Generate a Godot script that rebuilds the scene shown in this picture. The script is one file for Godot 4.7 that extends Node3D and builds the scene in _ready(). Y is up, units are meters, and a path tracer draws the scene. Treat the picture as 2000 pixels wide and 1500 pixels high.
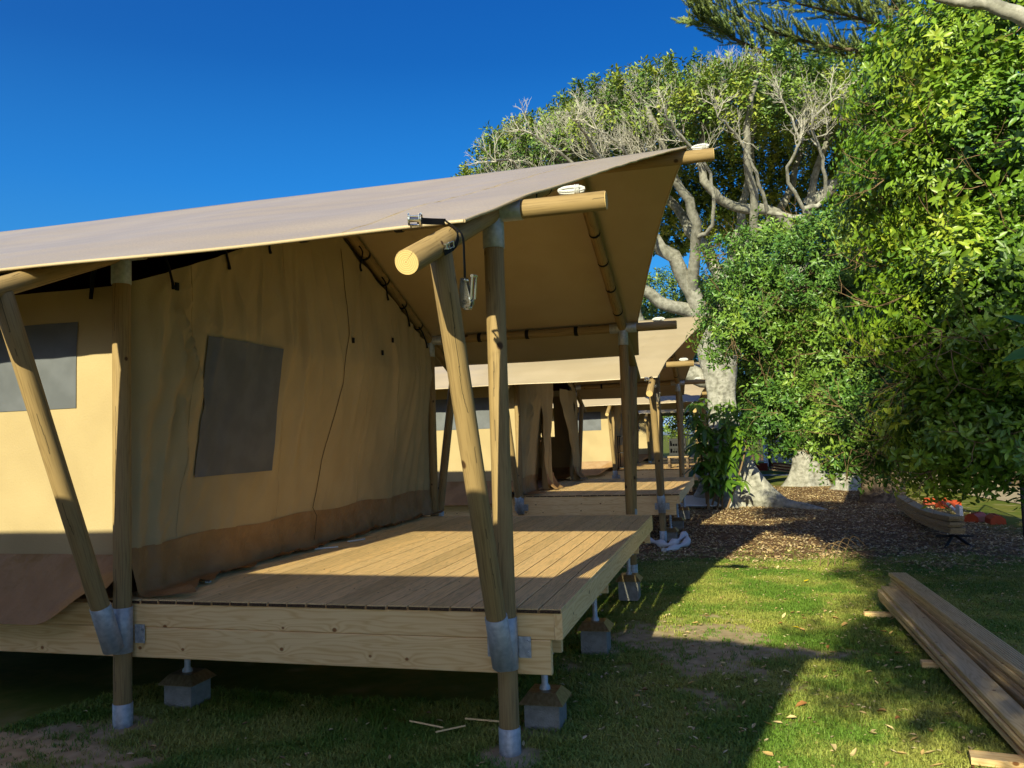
extends Node3D
# Safari tents on timber decks beside old fig trees, low winter sun from behind the camera.

const HALF := 2.668       # half the width between the eave posts
const WIDE := 5.337
const BAY := 2.405        # post spacing along the ridge
const POLE := 0.053
const DECK_Y := 0.735

var M := {}
var rng := RandomNumberGenerator.new()
var noise := FastNoiseLite.new()
var noise_b := FastNoiseLite.new()
var taken := {}
var leaf_sets := {}

# ------------------------------------------------------------------ naming helpers
func numbered(called: String) -> String:
	if not taken.has(called):
		taken[called] = 0
		return called
	taken[called] += 1
	return "%s_%03d" % [called, taken[called]]

func tag(o: Node3D, label: String, category: String, group := "", kind := "") -> Node3D:
	if label != "": o.set_meta("label", label)
	if category != "": o.set_meta("category", category)
	if group != "": o.set_meta("group", group)
	if kind != "": o.set_meta("kind", kind)
	return o

func thing(called: String, label: String, category: String, at := Vector3.ZERO, turn := 0.0, group := "") -> Node3D:
	var o := Node3D.new()
	o.name = numbered(called)
	add_child(o)
	o.position = at
	o.rotation.y = turn
	tag(o, label, category, group)
	return o

func new_st() -> SurfaceTool:
	var st := SurfaceTool.new()
	st.begin(Mesh.PRIMITIVE_TRIANGLES)
	return st

func commit(st: SurfaceTool) -> ArrayMesh:
	st.generate_normals()
	st.index()
	return st.commit()

func put(called: String, mesh: Mesh, mat: Material, parent: Node) -> MeshInstance3D:
	var o := MeshInstance3D.new()
	o.mesh = mesh
	o.material_override = mat
	o.name = numbered(called) if parent == self else called
	parent.add_child(o, true)
	return o

func obj(called: String, st: SurfaceTool, mat: Material, parent: Node) -> MeshInstance3D:
	return put(called, commit(st), mat, parent)

func many(called: String, mesh: Mesh, mat: Material, xf: Array, cols: Array, parent: Node) -> MultiMeshInstance3D:
	var mm := MultiMesh.new()
	mm.transform_format = MultiMesh.TRANSFORM_3D
	mm.use_colors = true
	mm.mesh = mesh
	mm.instance_count = xf.size()
	for i in xf.size():
		mm.set_instance_transform(i, xf[i])
		mm.set_instance_color(i, cols[i])
	var o := MultiMeshInstance3D.new()
	o.multimesh = mm
	o.material_override = mat
	o.name = numbered(called) if parent == self else called
	parent.add_child(o, true)
	return o

# ------------------------------------------------------------------ shape helpers
func tri(st: SurfaceTool, a: Vector3, b: Vector3, c: Vector3, ua := Vector2.ZERO, ub := Vector2.ZERO, uc := Vector2.ZERO) -> void:
	st.set_uv(ua); st.add_vertex(a)
	st.set_uv(ub); st.add_vertex(b)
	st.set_uv(uc); st.add_vertex(c)

func quad(st: SurfaceTool, a: Vector3, b: Vector3, c: Vector3, d: Vector3, ua := Vector2.ZERO, ub := Vector2.ZERO, uc := Vector2.ZERO, ud := Vector2.ZERO) -> void:
	tri(st, a, b, c, ua, ub, uc)
	tri(st, a, c, d, ua, uc, ud)

# a 2D outline pushed from p0 to p1; grain runs along the push
func extrude(st: SurfaceTool, poly: PackedVector2Array, p0: Vector3, p1: Vector3, right: Vector3, up: Vector3, off := Vector2.ZERO, bend := 0.0, steps := 1) -> void:
	st.set_smooth_group(-1)
	var n := poly.size()
	var length := p0.distance_to(p1)
	var run := [0.0]
	for i in n:
		run.append(run[i] + poly[i].distance_to(poly[(i + 1) % n]))
	for s in steps:
		var t0 := float(s) / steps
		var t1 := float(s + 1) / steps
		var q0 := p0.lerp(p1, t0) + up * bend * sin(t0 * PI)
		var q1 := p0.lerp(p1, t1) + up * bend * sin(t1 * PI)
		for i in n:
			var j := (i + 1) % n
			var a := q0 + right * poly[i].x + up * poly[i].y
			var b := q1 + right * poly[i].x + up * poly[i].y
			var c := q1 + right * poly[j].x + up * poly[j].y
			var d := q0 + right * poly[j].x + up * poly[j].y
			var va: float = run[i] * 5.0 + off.y
			var vb: float = run[i + 1] * 5.0 + off.y
			quad(st, a, b, c, d, Vector2(t0 * length / 3.0 + off.x, va), Vector2(t1 * length / 3.0 + off.x, va), Vector2(t1 * length / 3.0 + off.x, vb), Vector2(t0 * length / 3.0 + off.x, vb))
	var tris := Geometry2D.triangulate_polygon(poly)
	for k in range(0, tris.size(), 3):
		for e in 2:
			var q := p0 if e == 0 else p1
			var pa := poly[tris[k]]
			var pb := poly[tris[k + 1]]
			var pc := poly[tris[k + 2]]
			var va3 := q + right * pa.x + up * pa.y
			var vb3 := q + right * pb.x + up * pb.y
			var vc3 := q + right * pc.x + up * pc.y
			if e == 0: tri(st, va3, vb3, vc3, pa * 3.0 + off, pb * 3.0 + off, pc * 3.0 + off)
			else: tri(st, va3, vc3, vb3, pa * 3.0 + off, pc * 3.0 + off, pb * 3.0 + off)

func rect(w: float, h: float, ch := 0.004) -> PackedVector2Array:
	var a := w / 2.0
	var b := h / 2.0
	return PackedVector2Array([Vector2(-a + ch, -b), Vector2(a - ch, -b), Vector2(a, -b + ch), Vector2(a, b - ch), Vector2(a - ch, b), Vector2(-a + ch, b), Vector2(-a, b - ch), Vector2(-a, -b + ch)])

func box(st: SurfaceTool, c: Vector3, s: Vector3, ch := 0.004, off := Vector2.ZERO) -> void:
	if s.x >= s.y and s.x >= s.z:
		extrude(st, rect(s.z, s.y, ch), c - Vector3(s.x / 2, 0, 0), c + Vector3(s.x / 2, 0, 0), Vector3.BACK, Vector3.UP, off)
	elif s.z >= s.y:
		extrude(st, rect(s.x, s.y, ch), c - Vector3(0, 0, s.z / 2), c + Vector3(0, 0, s.z / 2), Vector3.RIGHT, Vector3.UP, off)
	else:
		extrude(st, rect(s.x, s.z, ch), c - Vector3(0, s.y / 2, 0), c + Vector3(0, s.y / 2, 0), Vector3.RIGHT, Vector3.BACK, off)

func frame_of(d: Vector3) -> Basis:
	var u := Vector3.UP if absf(d.y) < 0.9 else Vector3.RIGHT
	var x := u.cross(d).normalized()
	return Basis(x, d.cross(x).normalized(), d)

func tube(st: SurfaceTool, pts: Array, radii: Array, sides := 12, caps := true, off := Vector2.ZERO, lump := 0.0) -> void:
	st.set_smooth_group(0)
	var n := pts.size()
	var x := Vector3.ZERO
	var rings := []
	var along := 0.0
	var alongs := []
	for i in n:
		var p: Vector3 = pts[i]
		var d: Vector3
		if i == 0: d = (pts[1] - p).normalized()
		elif i == n - 1: d = (p - pts[i - 1]).normalized()
		else: d = ((pts[i + 1] - p).normalized() + (p - pts[i - 1]).normalized()).normalized()
		if i == 0: x = frame_of(d).x
		else:
			x = (x - d * x.dot(d)).normalized()
			along += p.distance_to(pts[i - 1])
		alongs.append(along)
		var y := d.cross(x)
		var ring := []
		for k in sides + 1:
			var a := TAU * (k % sides) / sides
			var r: float = radii[i]
			if lump > 0.0:
				r *= 1.0 + lump * noise.get_noise_3d(p.x * 60.0 + cos(a) * 40.0, p.y * 60.0 + sin(a) * 40.0, p.z * 60.0)
			ring.append(p + x * cos(a) * r + y * sin(a) * r)
		rings.append(ring)
	for i in n - 1:
		for k in sides:
			var v0 := float(k) / sides + off.y
			var v1 := float(k + 1) / sides + off.y
			var u0: float = alongs[i] / 3.0 + off.x
			var u1: float = alongs[i + 1] / 3.0 + off.x
			quad(st, rings[i][k], rings[i][k + 1], rings[i + 1][k + 1], rings[i + 1][k], Vector2(u0, v0), Vector2(u0, v1), Vector2(u1, v1), Vector2(u1, v0))
	if caps:
		st.set_smooth_group(1)
		for e in [0, n - 1]:
			for k in sides:
				var a: Vector3 = rings[e][k]
				var b: Vector3 = rings[e][k + 1]
				if e == 0: tri(st, pts[e], b, a, Vector2(0.5, 0.5), Vector2(0.6, 0.5), Vector2(0.6, 0.6))
				else: tri(st, pts[e], a, b, Vector2(0.5, 0.5), Vector2(0.6, 0.5), Vector2(0.6, 0.6))

# an open or closed pipe with wall thickness
func sleeve(st: SurfaceTool, a: Vector3, b: Vector3, r: float, sides := 18) -> void:
	var d := (b - a).normalized()
	tube(st, [a, a + d * 0.0015, b - d * 0.0015, b], [r - 0.0015, r, r, r - 0.0015], sides, true)

func smooth_path(pts: Array, per := 4) -> Array:
	var c := []
	for i in pts.size() - 1:
		var p0: Vector3 = pts[maxi(i - 1, 0)]
		var p1: Vector3 = pts[i]
		var p2: Vector3 = pts[i + 1]
		var p3: Vector3 = pts[mini(i + 2, pts.size() - 1)]
		for k in per:
			var t := float(k) / per
			c.append(p1.cubic_interpolate(p2, p0, p3, t))
	c.append(pts[-1])
	return c

func grid(st: SurfaceTool, nu: int, nv: int, f: Callable, keep = null, uvs := Vector2.ONE) -> void:
	st.set_smooth_group(0)
	var p := []
	for i in nu + 1:
		var row := []
		for j in nv + 1:
			row.append(f.call(float(i) / nu, float(j) / nv))
		p.append(row)
	for i in nu:
		for j in nv:
			if keep != null and not keep.call((i + 0.5) / nu, (j + 0.5) / nv): continue
			var u0 := float(i) / nu * uvs.x
			var u1 := float(i + 1) / nu * uvs.x
			var v0 := float(j) / nv * uvs.y
			var v1 := float(j + 1) / nv * uvs.y
			quad(st, p[i][j], p[i][j + 1], p[i + 1][j + 1], p[i + 1][j], Vector2(u0, v0), Vector2(u0, v1), Vector2(u1, v1), Vector2(u1, v0))

# ------------------------------------------------------------------ textures and materials
func wood_image(w: int, h: int, sd: int, light: Color, dark: Color, rings: float, knots: Array, crack := 0.0, streak := 0.18, stretch := 13.0, ring := 0.55) -> ImageTexture:
	var img := Image.create(w, h, true, Image.FORMAT_RGB8)
	var nz := FastNoiseLite.new()
	nz.seed = sd
	nz.frequency = 1.0
	nz.fractal_octaves = 3
	for y in h:
		var v := float(y) / h
		var cyc := v * TAU
		for x in w:
			var u := float(x) / w
			var cu := u * TAU
			# noise on two circles, so the picture joins up with itself both ways
			var slow := nz.get_noise_3d(cos(cu) * 0.45 + 7.0, sin(cu) * 0.45, sin(cyc) * 0.35 + cos(cyc) * 0.2)
			var f := absf(v - 0.5) * 2.0 * rings + slow * 3.2
			var knot := 0.0
			for k in knots:
				var du: float = (u - k.x) * stretch
				var dv: float = v - k.y
				var d := sqrt(du * du + dv * dv)
				f += 1.3 * exp(-pow(d / (k.z * 2.6), 2.0))
				knot = maxf(knot, 1.0 - smoothstep(k.z * 0.55, k.z, d))
			var s := 0.5 + 0.5 * sin(f * TAU)
			s = pow(s, 2.2) * ring
			var fine := nz.get_noise_3d(cos(cu) * 1.6, sin(cu) * 1.6 + 3.0, v * h * 0.3)
			var blot := nz.get_noise_3d(cos(cu) * 0.7 + 20.0, sin(cu) * 0.7, v * 2.3)
			var t := clampf(s + fine * streak + blot * 0.35, 0.0, 1.0)
			var c := light.lerp(dark, t)
			if knot > 0.0: c = c.lerp(Color(dark.r * 0.62, dark.g * 0.5, dark.b * 0.42), knot * 0.9)
			if crack > 0.0:
				var cl := absf(fposmod(v * 3.0 + nz.get_noise_2d(cos(cu) * 0.5, 40.0) * 0.35, 1.0) - 0.5)
				if cl < crack and nz.get_noise_2d(u * 5.0, floorf(v * 3.0) * 9.0) > 0.05: c = c.darkened(0.6)
			img.set_pixel(x, y, c)
	img.generate_mipmaps()
	return ImageTexture.create_from_image(img)

func tex_mat(t: Texture2D, rough: float, spec := 0.4) -> StandardMaterial3D:
	var m := StandardMaterial3D.new()
	m.albedo_texture = t
	m.roughness = rough
	m.metallic_specular = spec
	return m

func plain(c: Color, rough: float, spec := 0.4, metal := 0.0) -> StandardMaterial3D:
	var m := StandardMaterial3D.new()
	m.albedo_color = c
	m.roughness = rough
	m.metallic_specular = spec
	m.metallic = metal
	return m

func ramp(cols: Array, offs: Array) -> Gradient:
	var g := Gradient.new()
	g.colors = PackedColorArray(cols)
	g.offsets = PackedFloat32Array(offs)
	return g

func noisy(freq: float, cols: Array, offs: Array, scale: float, rough: float, spec := 0.4, sd := 1, metal := 0.0, oct := 4) -> StandardMaterial3D:
	var n := FastNoiseLite.new()
	n.seed = sd
	n.frequency = freq
	n.fractal_octaves = oct
	var t := NoiseTexture2D.new()
	t.width = 512
	t.height = 512
	t.seamless = true
	t.noise = n
	t.color_ramp = ramp(cols, offs)
	var m := StandardMaterial3D.new()
	m.albedo_texture = t
	m.uv1_triplanar = true
	m.uv1_world_triplanar = true
	m.uv1_scale = Vector3.ONE * scale
	m.roughness = rough
	m.metallic_specular = spec
	m.metallic = metal
	return m

func bumpy(m: StandardMaterial3D, freq: float, strength: float, sd := 5) -> StandardMaterial3D:
	var n := FastNoiseLite.new()
	n.seed = sd
	n.frequency = freq
	n.fractal_octaves = 4
	var t := NoiseTexture2D.new()
	t.width = 512
	t.height = 512
	t.seamless = true
	t.as_normal_map = true
	t.bump_strength = 8.0
	t.noise = n
	m.normal_enabled = true
	m.normal_texture = t
	m.normal_scale = strength
	return m

func leaf_mat(rough: float, glow: Color) -> StandardMaterial3D:
	var m := StandardMaterial3D.new()
	m.vertex_color_use_as_albedo = true
	m.roughness = rough
	m.metallic_specular = 0.5
	m.cull_mode = BaseMaterial3D.CULL_DISABLED
	m.backlight_enabled = true
	m.backlight = glow
	return m

func make_materials() -> void:
	# treated pine poles: olive tan with dark streaks, knots and drying cracks
	M.pole = tex_mat(wood_image(512, 128, 11, Color8(156, 129, 85), Color8(105, 85, 52), 3.0, [Vector3(0.13, 0.3, 0.07), Vector3(0.42, 0.7, 0.06), Vector3(0.64, 0.2, 0.05), Vector3(0.82, 0.55, 0.07), Vector3(0.3, 0.05, 0.04)], 0.012, 0.75, 8.0, 0.16), 0.7)
	M.pole_end = tex_mat(end_grain(), 0.8)
	M.beam = []
	for i in 3:
		var ks := []
		rng.seed = 70 + i
		for k in 6: ks.append(Vector3((k + rng.randf_range(0.1, 0.9)) / 6.0, rng.randf_range(0.2, 0.8), rng.randf_range(0.045, 0.085)))
		M.beam.append(tex_mat(wood_image(1024, 128, 31 + i, Color8(250, 212, 152), Color8(226, 176, 112), 3.6, ks, 0.0, 0.16), 0.75))
	M.board = []
	for i in 4:
		var ks2 := []
		for k in 3: ks2.append(Vector3(rng.randf(), rng.randf(), rng.randf_range(0.03, 0.06)))
		var tone := [0.0, 0.04, -0.04, 0.07]
		var l: Color = Color8(250, 212, 150).darkened(maxf(tone[i], 0.0)).lightened(maxf(-tone[i], 0.0))
		M.board.append(tex_mat(wood_image(512, 64, 51 + i, l, l.darkened(0.18), 4.0, ks2, 0.0, 0.3), 0.72))
	M.old_board = tex_mat(wood_image(512, 64, 91, Color8(180, 152, 112), Color8(136, 110, 76), 4.0, [Vector3(0.2, 0.4, 0.06), Vector3(0.7, 0.6, 0.05)], 0.0, 0.4), 0.8)
	M.pale = []
	for i in 2: M.pale.append(tex_mat(wood_image(512, 64, 95 + i, Color8(232, 204, 152).darkened(0.08 * i), Color8(198, 164, 112).darkened(0.08 * i), 4.0, [Vector3(0.2, 0.4, 0.06), Vector3(0.55, 0.7, 0.05), Vector3(0.8, 0.3, 0.06)], 0.0, 0.4), 0.8))
	M.end_dark = noisy(0.05, [Color8(58, 44, 32), Color8(96, 74, 52)], [0.3, 0.7], 3.0, 0.9)
	M.ply = noisy(0.02, [Color8(150, 112, 70), Color8(172, 134, 88)], [0.2, 0.8], 1.0, 0.7)
	# canvas
	M.canvas = bumpy(noisy(0.006, [Color8(170, 149, 110), Color8(175, 154, 114), Color8(179, 158, 118)], [0.25, 0.5, 0.8], 0.35, 0.85, 0.25, 21), 0.4, 0.04)
	M.skirt = bumpy(noisy(0.012, [Color8(141, 107, 69), Color8(152, 118, 79)], [0.3, 0.7], 0.6, 0.5, 0.35, 22), 0.05, 0.25)
	M.fly = bumpy(noisy(0.006, [Color8(186, 165, 131), Color8(193, 172, 139)], [0.3, 0.7], 0.3, 0.24, 0.5, 23), 0.3, 0.04)
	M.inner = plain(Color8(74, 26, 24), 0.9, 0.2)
	M.mesh = noisy(0.01, [Color8(87, 89, 93), Color8(97, 99, 104)], [0.3, 0.7], 0.6, 0.55, 0.45, 24)
	M.zip = plain(Color8(70, 54, 36), 0.7, 0.3)
	M.web = plain(Color8(24, 23, 25), 0.7, 0.3)
	# metals
	M.galv = bumpy(noisy(0.03, [Color8(161, 165, 169), Color8(178, 181, 184), Color8(192, 194, 196)], [0.25, 0.5, 0.75], 1.6, 0.5, 0.5, 25, 0.4), 0.1, 0.15)
	M.zinc = plain(Color8(205, 208, 210), 0.22, 0.5, 0.95)
	M.cap = noisy(0.03, [Color8(142, 126, 90), Color8(172, 156, 118)], [0.3, 0.7], 2.0, 0.35, 0.5, 26, 0.7)
	M.concrete = bumpy(noisy(0.02, [Color8(136, 133, 126), Color8(146, 143, 135), Color8(152, 149, 141)], [0.2, 0.5, 0.8], 1.2, 0.95, 0.2, 27), 0.1, 0.3)
	M.white = plain(Color8(210, 210, 208), 0.6, 0.4)
	M.rope = bumpy(plain(Color8(216, 215, 212), 0.8, 0.3), 0.2, 0.6)
	M.black = plain(Color8(30, 29, 30), 0.5, 0.4)
	M.dark_iron = plain(Color8(42, 40, 38), 0.55, 0.4, 0.3)
	M.orange = plain(Color8(173, 70, 33), 0.55, 0.4)
	M.rust_red = plain(Color8(122, 52, 40), 0.7, 0.3)
	# bark and leaves
	M.bark = bumpy(noisy(0.012, [Color8(105, 101, 91), Color8(147, 144, 132), Color8(175, 170, 160), Color8(125, 121, 111)], [0.15, 0.42, 0.65, 0.9], 0.7, 0.9, 0.2, 28), 0.03, 0.7)
	M.twig = plain(Color8(190, 184, 170), 0.9, 0.2)
	M.brown_twig = plain(Color8(132, 108, 80), 0.9, 0.2)
	M.dark_bark = bumpy(noisy(0.02, [Color8(66, 54, 44), Color8(104, 88, 72), Color8(128, 112, 92)], [0.2, 0.5, 0.8], 0.8, 0.95, 0.2, 29), 0.04, 0.8)
	M.leaf = leaf_mat(0.42, Color(0.25, 0.35, 0.05))
	M.needle = leaf_mat(0.6, Color(0.08, 0.1, 0.02))
	M.grass = leaf_mat(0.6, Color(0.2, 0.26, 0.04))
	M.dry = leaf_mat(0.8, Color(0.1, 0.07, 0.03))
	M.road = noisy(0.02, [Color8(168, 150, 122), Color8(190, 172, 142)], [0.3, 0.7], 0.3, 0.95, 0.2, 33)
	M.path = noisy(0.03, [Color8(150, 150, 148), Color8(176, 176, 172)], [0.3, 0.7], 0.5, 0.95, 0.2, 34)
	M.glass = plain(Color8(52, 64, 74), 0.1, 0.6)

func end_grain() -> ImageTexture:
	var img := Image.create(128, 128, true, Image.FORMAT_RGB8)
	for y in 128:
		for x in 128:
			var d := Vector2(x - 60, y - 66)
			var r := d.length() + 2.0 * noise.get_noise_2d(x * 6.0, y * 6.0)
			var s := 0.5 + 0.5 * sin(r * 0.62)
			var c := Color8(222, 192, 132).lerp(Color8(190, 152, 92), s * 0.7)
			if r < 3.0: c = Color8(120, 84, 48)
			var a := d.angle()
			if absf(angle_difference(a, 0.8)) < 0.03 and r > 6.0: c = c.darkened(0.4)
			img.set_pixel(x, y, c)
	img.generate_mipmaps()
	return ImageTexture.create_from_image(img)

# ------------------------------------------------------------------ a round timber pole, with its cut face as a sub-part where it shows
func pole_mesh(a: Vector3, b: Vector3, r: float, sd: float) -> SurfaceTool:
	var st := new_st()
	var pts := []
	var rad := []
	for i in 9:
		var t := i / 8.0
		pts.append(a.lerp(b, t))
		rad.append(r * (1.0 + 0.03 * noise.get_noise_2d(sd * 31.0, t * 160.0)))
	var d := (b - a).normalized()
	pts.insert(0, a - d * 0.0)
	rad.insert(0, r * 0.93)
	pts[1] = a + d * 0.004
	pts.append(b)
	rad.append(r * 0.93)
	pts[pts.size() - 2] = b - d * 0.004
	tube(st, pts, rad, 18, true, Vector2(sd * 0.37, sd * 0.21))
	return st

func cut_face(at: Vector3, d: Vector3, r: float, parent: Node) -> void:
	var st := new_st()
	var bs := frame_of(d)
	st.set_smooth_group(-1)
	for k in 24:
		var a0 := TAU * k / 24.0
		var a1 := TAU * (k + 1) / 24.0
		var p0 := bs.x * cos(a0) + bs.y * sin(a0)
		var p1 := bs.x * cos(a1) + bs.y * sin(a1)
		tri(st, at + d * 0.003, at + d * 0.003 + p0 * r * 0.95, at + d * 0.003 + p1 * r * 0.95, Vector2(0.5, 0.5), Vector2(0.5 + 0.48 * cos(a0), 0.5 + 0.48 * sin(a0)), Vector2(0.5 + 0.48 * cos(a1), 0.5 + 0.48 * sin(a1)))
		quad(st, at + p0 * r * 0.95, at + p1 * r * 0.95, at + d * 0.003 + p1 * r * 0.95, at + d * 0.003 + p0 * r * 0.95)
	obj("cut_end", st, M.pole_end, parent)

func ring_strap(at: Vector3, d: Vector3, r: float, w: float, parent: Node) -> void:
	var st := new_st()
	sleeve(st, at - d * w / 2.0, at + d * w / 2.0, r, 14)
	obj("strap", st, M.web, parent)

# ------------------------------------------------------------------ the tent
func rafter_y(z: float) -> float:            # centre of the rafters, over the near half
	return 2.868 + (-z) * 0.3975 if z < 0.0 else 2.868 - z * 0.418

func mirrored(z: float) -> float:            # the far half mirrors the near half about the ridge
	return -WIDE - z if z < -HALF else z

func fly_y(z: float, x: float) -> float:
	var q := mirrored(z)
	var y := rafter_y(q) + POLE * 1.09 + 0.012
	var bay := 0.5 - 0.5 * cos(TAU * x / BAY) if x < 0.0 else 0.0
	if q < 0.0:
		y -= sin(-q / HALF * PI) * 0.03 * bay
	else:
		y -= q * 0.012 * bay
	return y

func fly_front(q: float) -> float:           # how far the canopy reaches out at a given distance down from the ridge
	var keys := [[0.0, 0.95], [0.12, 0.82], [0.27, 0.685], [0.44, 0.555], [0.63, 0.42], [0.85, 0.275], [1.0, 0.175], [1.12, 0.135], [1.29, 0.085]]
	for i in keys.size() - 1:
		if q <= keys[i + 1][0]:
			return lerpf(keys[i][1], keys[i + 1][1], (q - keys[i][0]) / (keys[i + 1][0] - keys[i][0]))
	return 0.085

func fly_point(u: float, v: float, back: float) -> Vector3:
	var z := lerpf(0.77, -WIDE - 0.77, v)
	var q := (HALF + mirrored(z)) / HALF
	var front := fly_front(q)
	var x := lerpf(back, front, u)
	var y := fly_y(z, x)
	# long soft pulls and a few creases running along the ridge
	y += maxf(0.0, 0.008 * noise.get_noise_2d(x * 9.0 + 50.0, z * 40.0) + 0.006 * noise_b.get_noise_2d(x * 12.0, z * 170.0) + 0.004)
	if x > 0.0:                             # the free front rises a little towards the ridge tip
		y += 0.02 * x * (1.0 - clampf(q, 0.0, 1.0))
	return Vector3(x, y, z)

func safari_tent(at: Vector3, label: String, o: Dictionary) -> Node3D:
	var t := thing("safari_tent", label, "tent", at, 0.0, "safari tents in a row")
	var bays: int = o.get("bays", 3)
	var back := -BAY * bays
	var reach: float = o.get("far_reach", 1.245)
	var sd: float = o.get("seed", 1.0)
	rng.seed = int(sd * 100)
	for i in bays + 1:
		var x := -BAY * i
		for side in 2:
			var z0 := 0.0 if side == 0 else -WIDE
			var s := 1.0 if side == 0 else -1.0
			var over := 1.245 if side == 0 else reach
			var post := obj("post", pole_mesh(Vector3(x, -0.15, z0), Vector3(x, 2.86, z0), POLE, sd + i * 3.1 + side), M.pole, t)
			var st := new_st()
			sleeve(st, Vector3(x, 2.668, z0), Vector3(x, 2.9, z0), POLE + 0.006)
			obj("collar", st, M.galv, post)
			st = new_st()
			sleeve(st, Vector3(x, -0.15, z0), Vector3(x, 0.135, z0), POLE + 0.005)
			obj("foot_sleeve", st, M.galv, post)
			st = new_st()
			sleeve(st, Vector3(x, 0.432, z0), Vector3(x, 0.70, z0), POLE + 0.006)
			# lugs bolted to the beam behind
			for e in [-1.0, 1.0]:
				box(st, Vector3(x + e * 0.085, 0.535, z0 - s * 0.045), Vector3(0.07, 0.11, 0.006), 0.002)
				for yb in [0.505, 0.565]:
					tube(st, [Vector3(x + e * 0.1, yb, z0 - s * 0.044), Vector3(x + e * 0.1, yb, z0 - s * 0.03)], [0.009, 0.009], 6)
			obj("base_bracket", st, M.galv, post)
			# raking strut from the bracket out to the rafter end
			var top := Vector3(x, rafter_y(0.86) - 0.03, z0 + s * 0.86) if over > 1.0 else Vector3(x, rafter_y(0.6) - 0.03, z0 + s * 0.6)
			var foot := Vector3(x, 0.47, z0 + s * 0.075)
			var strut := obj("strut", pole_mesh(foot.lerp(top, 0.03), top, POLE, sd + i * 1.7 + side * 5.0 + 20.0), M.pole, t)
			st = new_st()
			sleeve(st, foot, foot.lerp(top, 0.135), POLE + 0.006)
			obj("strut_sleeve", st, M.galv, strut)
			# rafter
			var ra := Vector3(x, rafter_y(-HALF) - 0.02, -HALF)
			var rb := Vector3(x, rafter_y(over), z0 + s * over)
			var knee := Vector3(x, rafter_y(0.0), z0)
			var raft_st := new_st()
			var dd := (rb - knee).normalized()
			tube(raft_st, [ra, ra.lerp(knee, 0.5), knee, rb - dd * 0.004, rb], [POLE, POLE, POLE, POLE, POLE * 0.94], 18, true, Vector2(sd + i, side * 0.4))
			var rafter := obj("rafter", raft_st, M.pole, t)
			cut_face(rb, dd, POLE * 0.98, rafter)
			for k in 5:
				var f := 0.14 + 0.18 * k
				ring_strap(ra.lerp(knee, f), (knee - ra).normalized(), POLE + 0.004, 0.03, rafter)
	for side in 2:
		var z0 := 0.0 if side == 0 else -WIDE
		var rail := obj("eave_rail", pole_mesh(Vector3(back - 0.1, 2.868, z0), Vector3(0.62, 2.868, z0), POLE - 0.002, sd + 7.0 + side), M.pole, t)
		cut_face(Vector3(0.62, 2.868, z0), Vector3.RIGHT, POLE - 0.002, rail)
		for i in bays + 1:
			var st := new_st()
			var x := -BAY * i
			sleeve(st, Vector3(x - 0.15, 2.868, z0), Vector3(x + 0.165, 2.868, z0), POLE + 0.004)
			obj("tee_sleeve", st, M.galv, rail)
			for k in 3:
				if i < bays: ring_strap(Vector3(x - 0.55 - 0.6 * k, 2.868, z0), Vector3.RIGHT, POLE + 0.003, 0.045, rail)
	var ridge := obj("ridge_pole", pole_mesh(Vector3(back - 0.1, 3.925, -HALF), Vector3(1.155, 3.925, -HALF), POLE, sd + 9.0), M.pole, t)
	cut_face(Vector3(1.155, 3.925, -HALF), Vector3.RIGHT, POLE, ridge)
	var fst := new_st()
	grid(fst, 90, 72, func(u: float, v: float): return fly_point(u, v, back - 0.25))
	var fly := obj("fly_roof", fst, M.fly, t)
	fly.set_meta("label", "tan canvas fly roof with a swept front edge")
	# hem rolled round the edge
	var hem := new_st()
	for v in [0.0, 1.0]:
		var e := []
		var er := []
		for i in 40:
			e.append(fly_point(i / 39.0, v, back - 0.25)); er.append(0.009)
		tube(hem, e, er, 6)
	var fe := []
	var fr := []
	for i in 80:
		fe.append(fly_point(1.0, i / 79.0, back - 0.25)); fr.append(0.009)
	tube(hem, fe, fr, 6)
	obj("hem", hem, M.fly, fly)
	# seams of the canvas panels: welded strips along the roof and one across at the front frame
	var seam := new_st()
	var e2 := []
	var er2 := []
	for i in 70:
		e2.append(fly_point(0.915, i / 69.0, back - 0.25) + Vector3(0, 0.0005, 0)); er2.append(0.002)
	tube(seam, e2, er2, 5)
	obj("seam", seam, M.fly, fly)
	cabin(t, back, o)
	buckles(t, o)
	return t

func top_edge(z: float) -> float:            # upper edge of the front canvas, slung below the rafters
	return rafter_y(mirrored(z)) - 0.2

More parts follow.
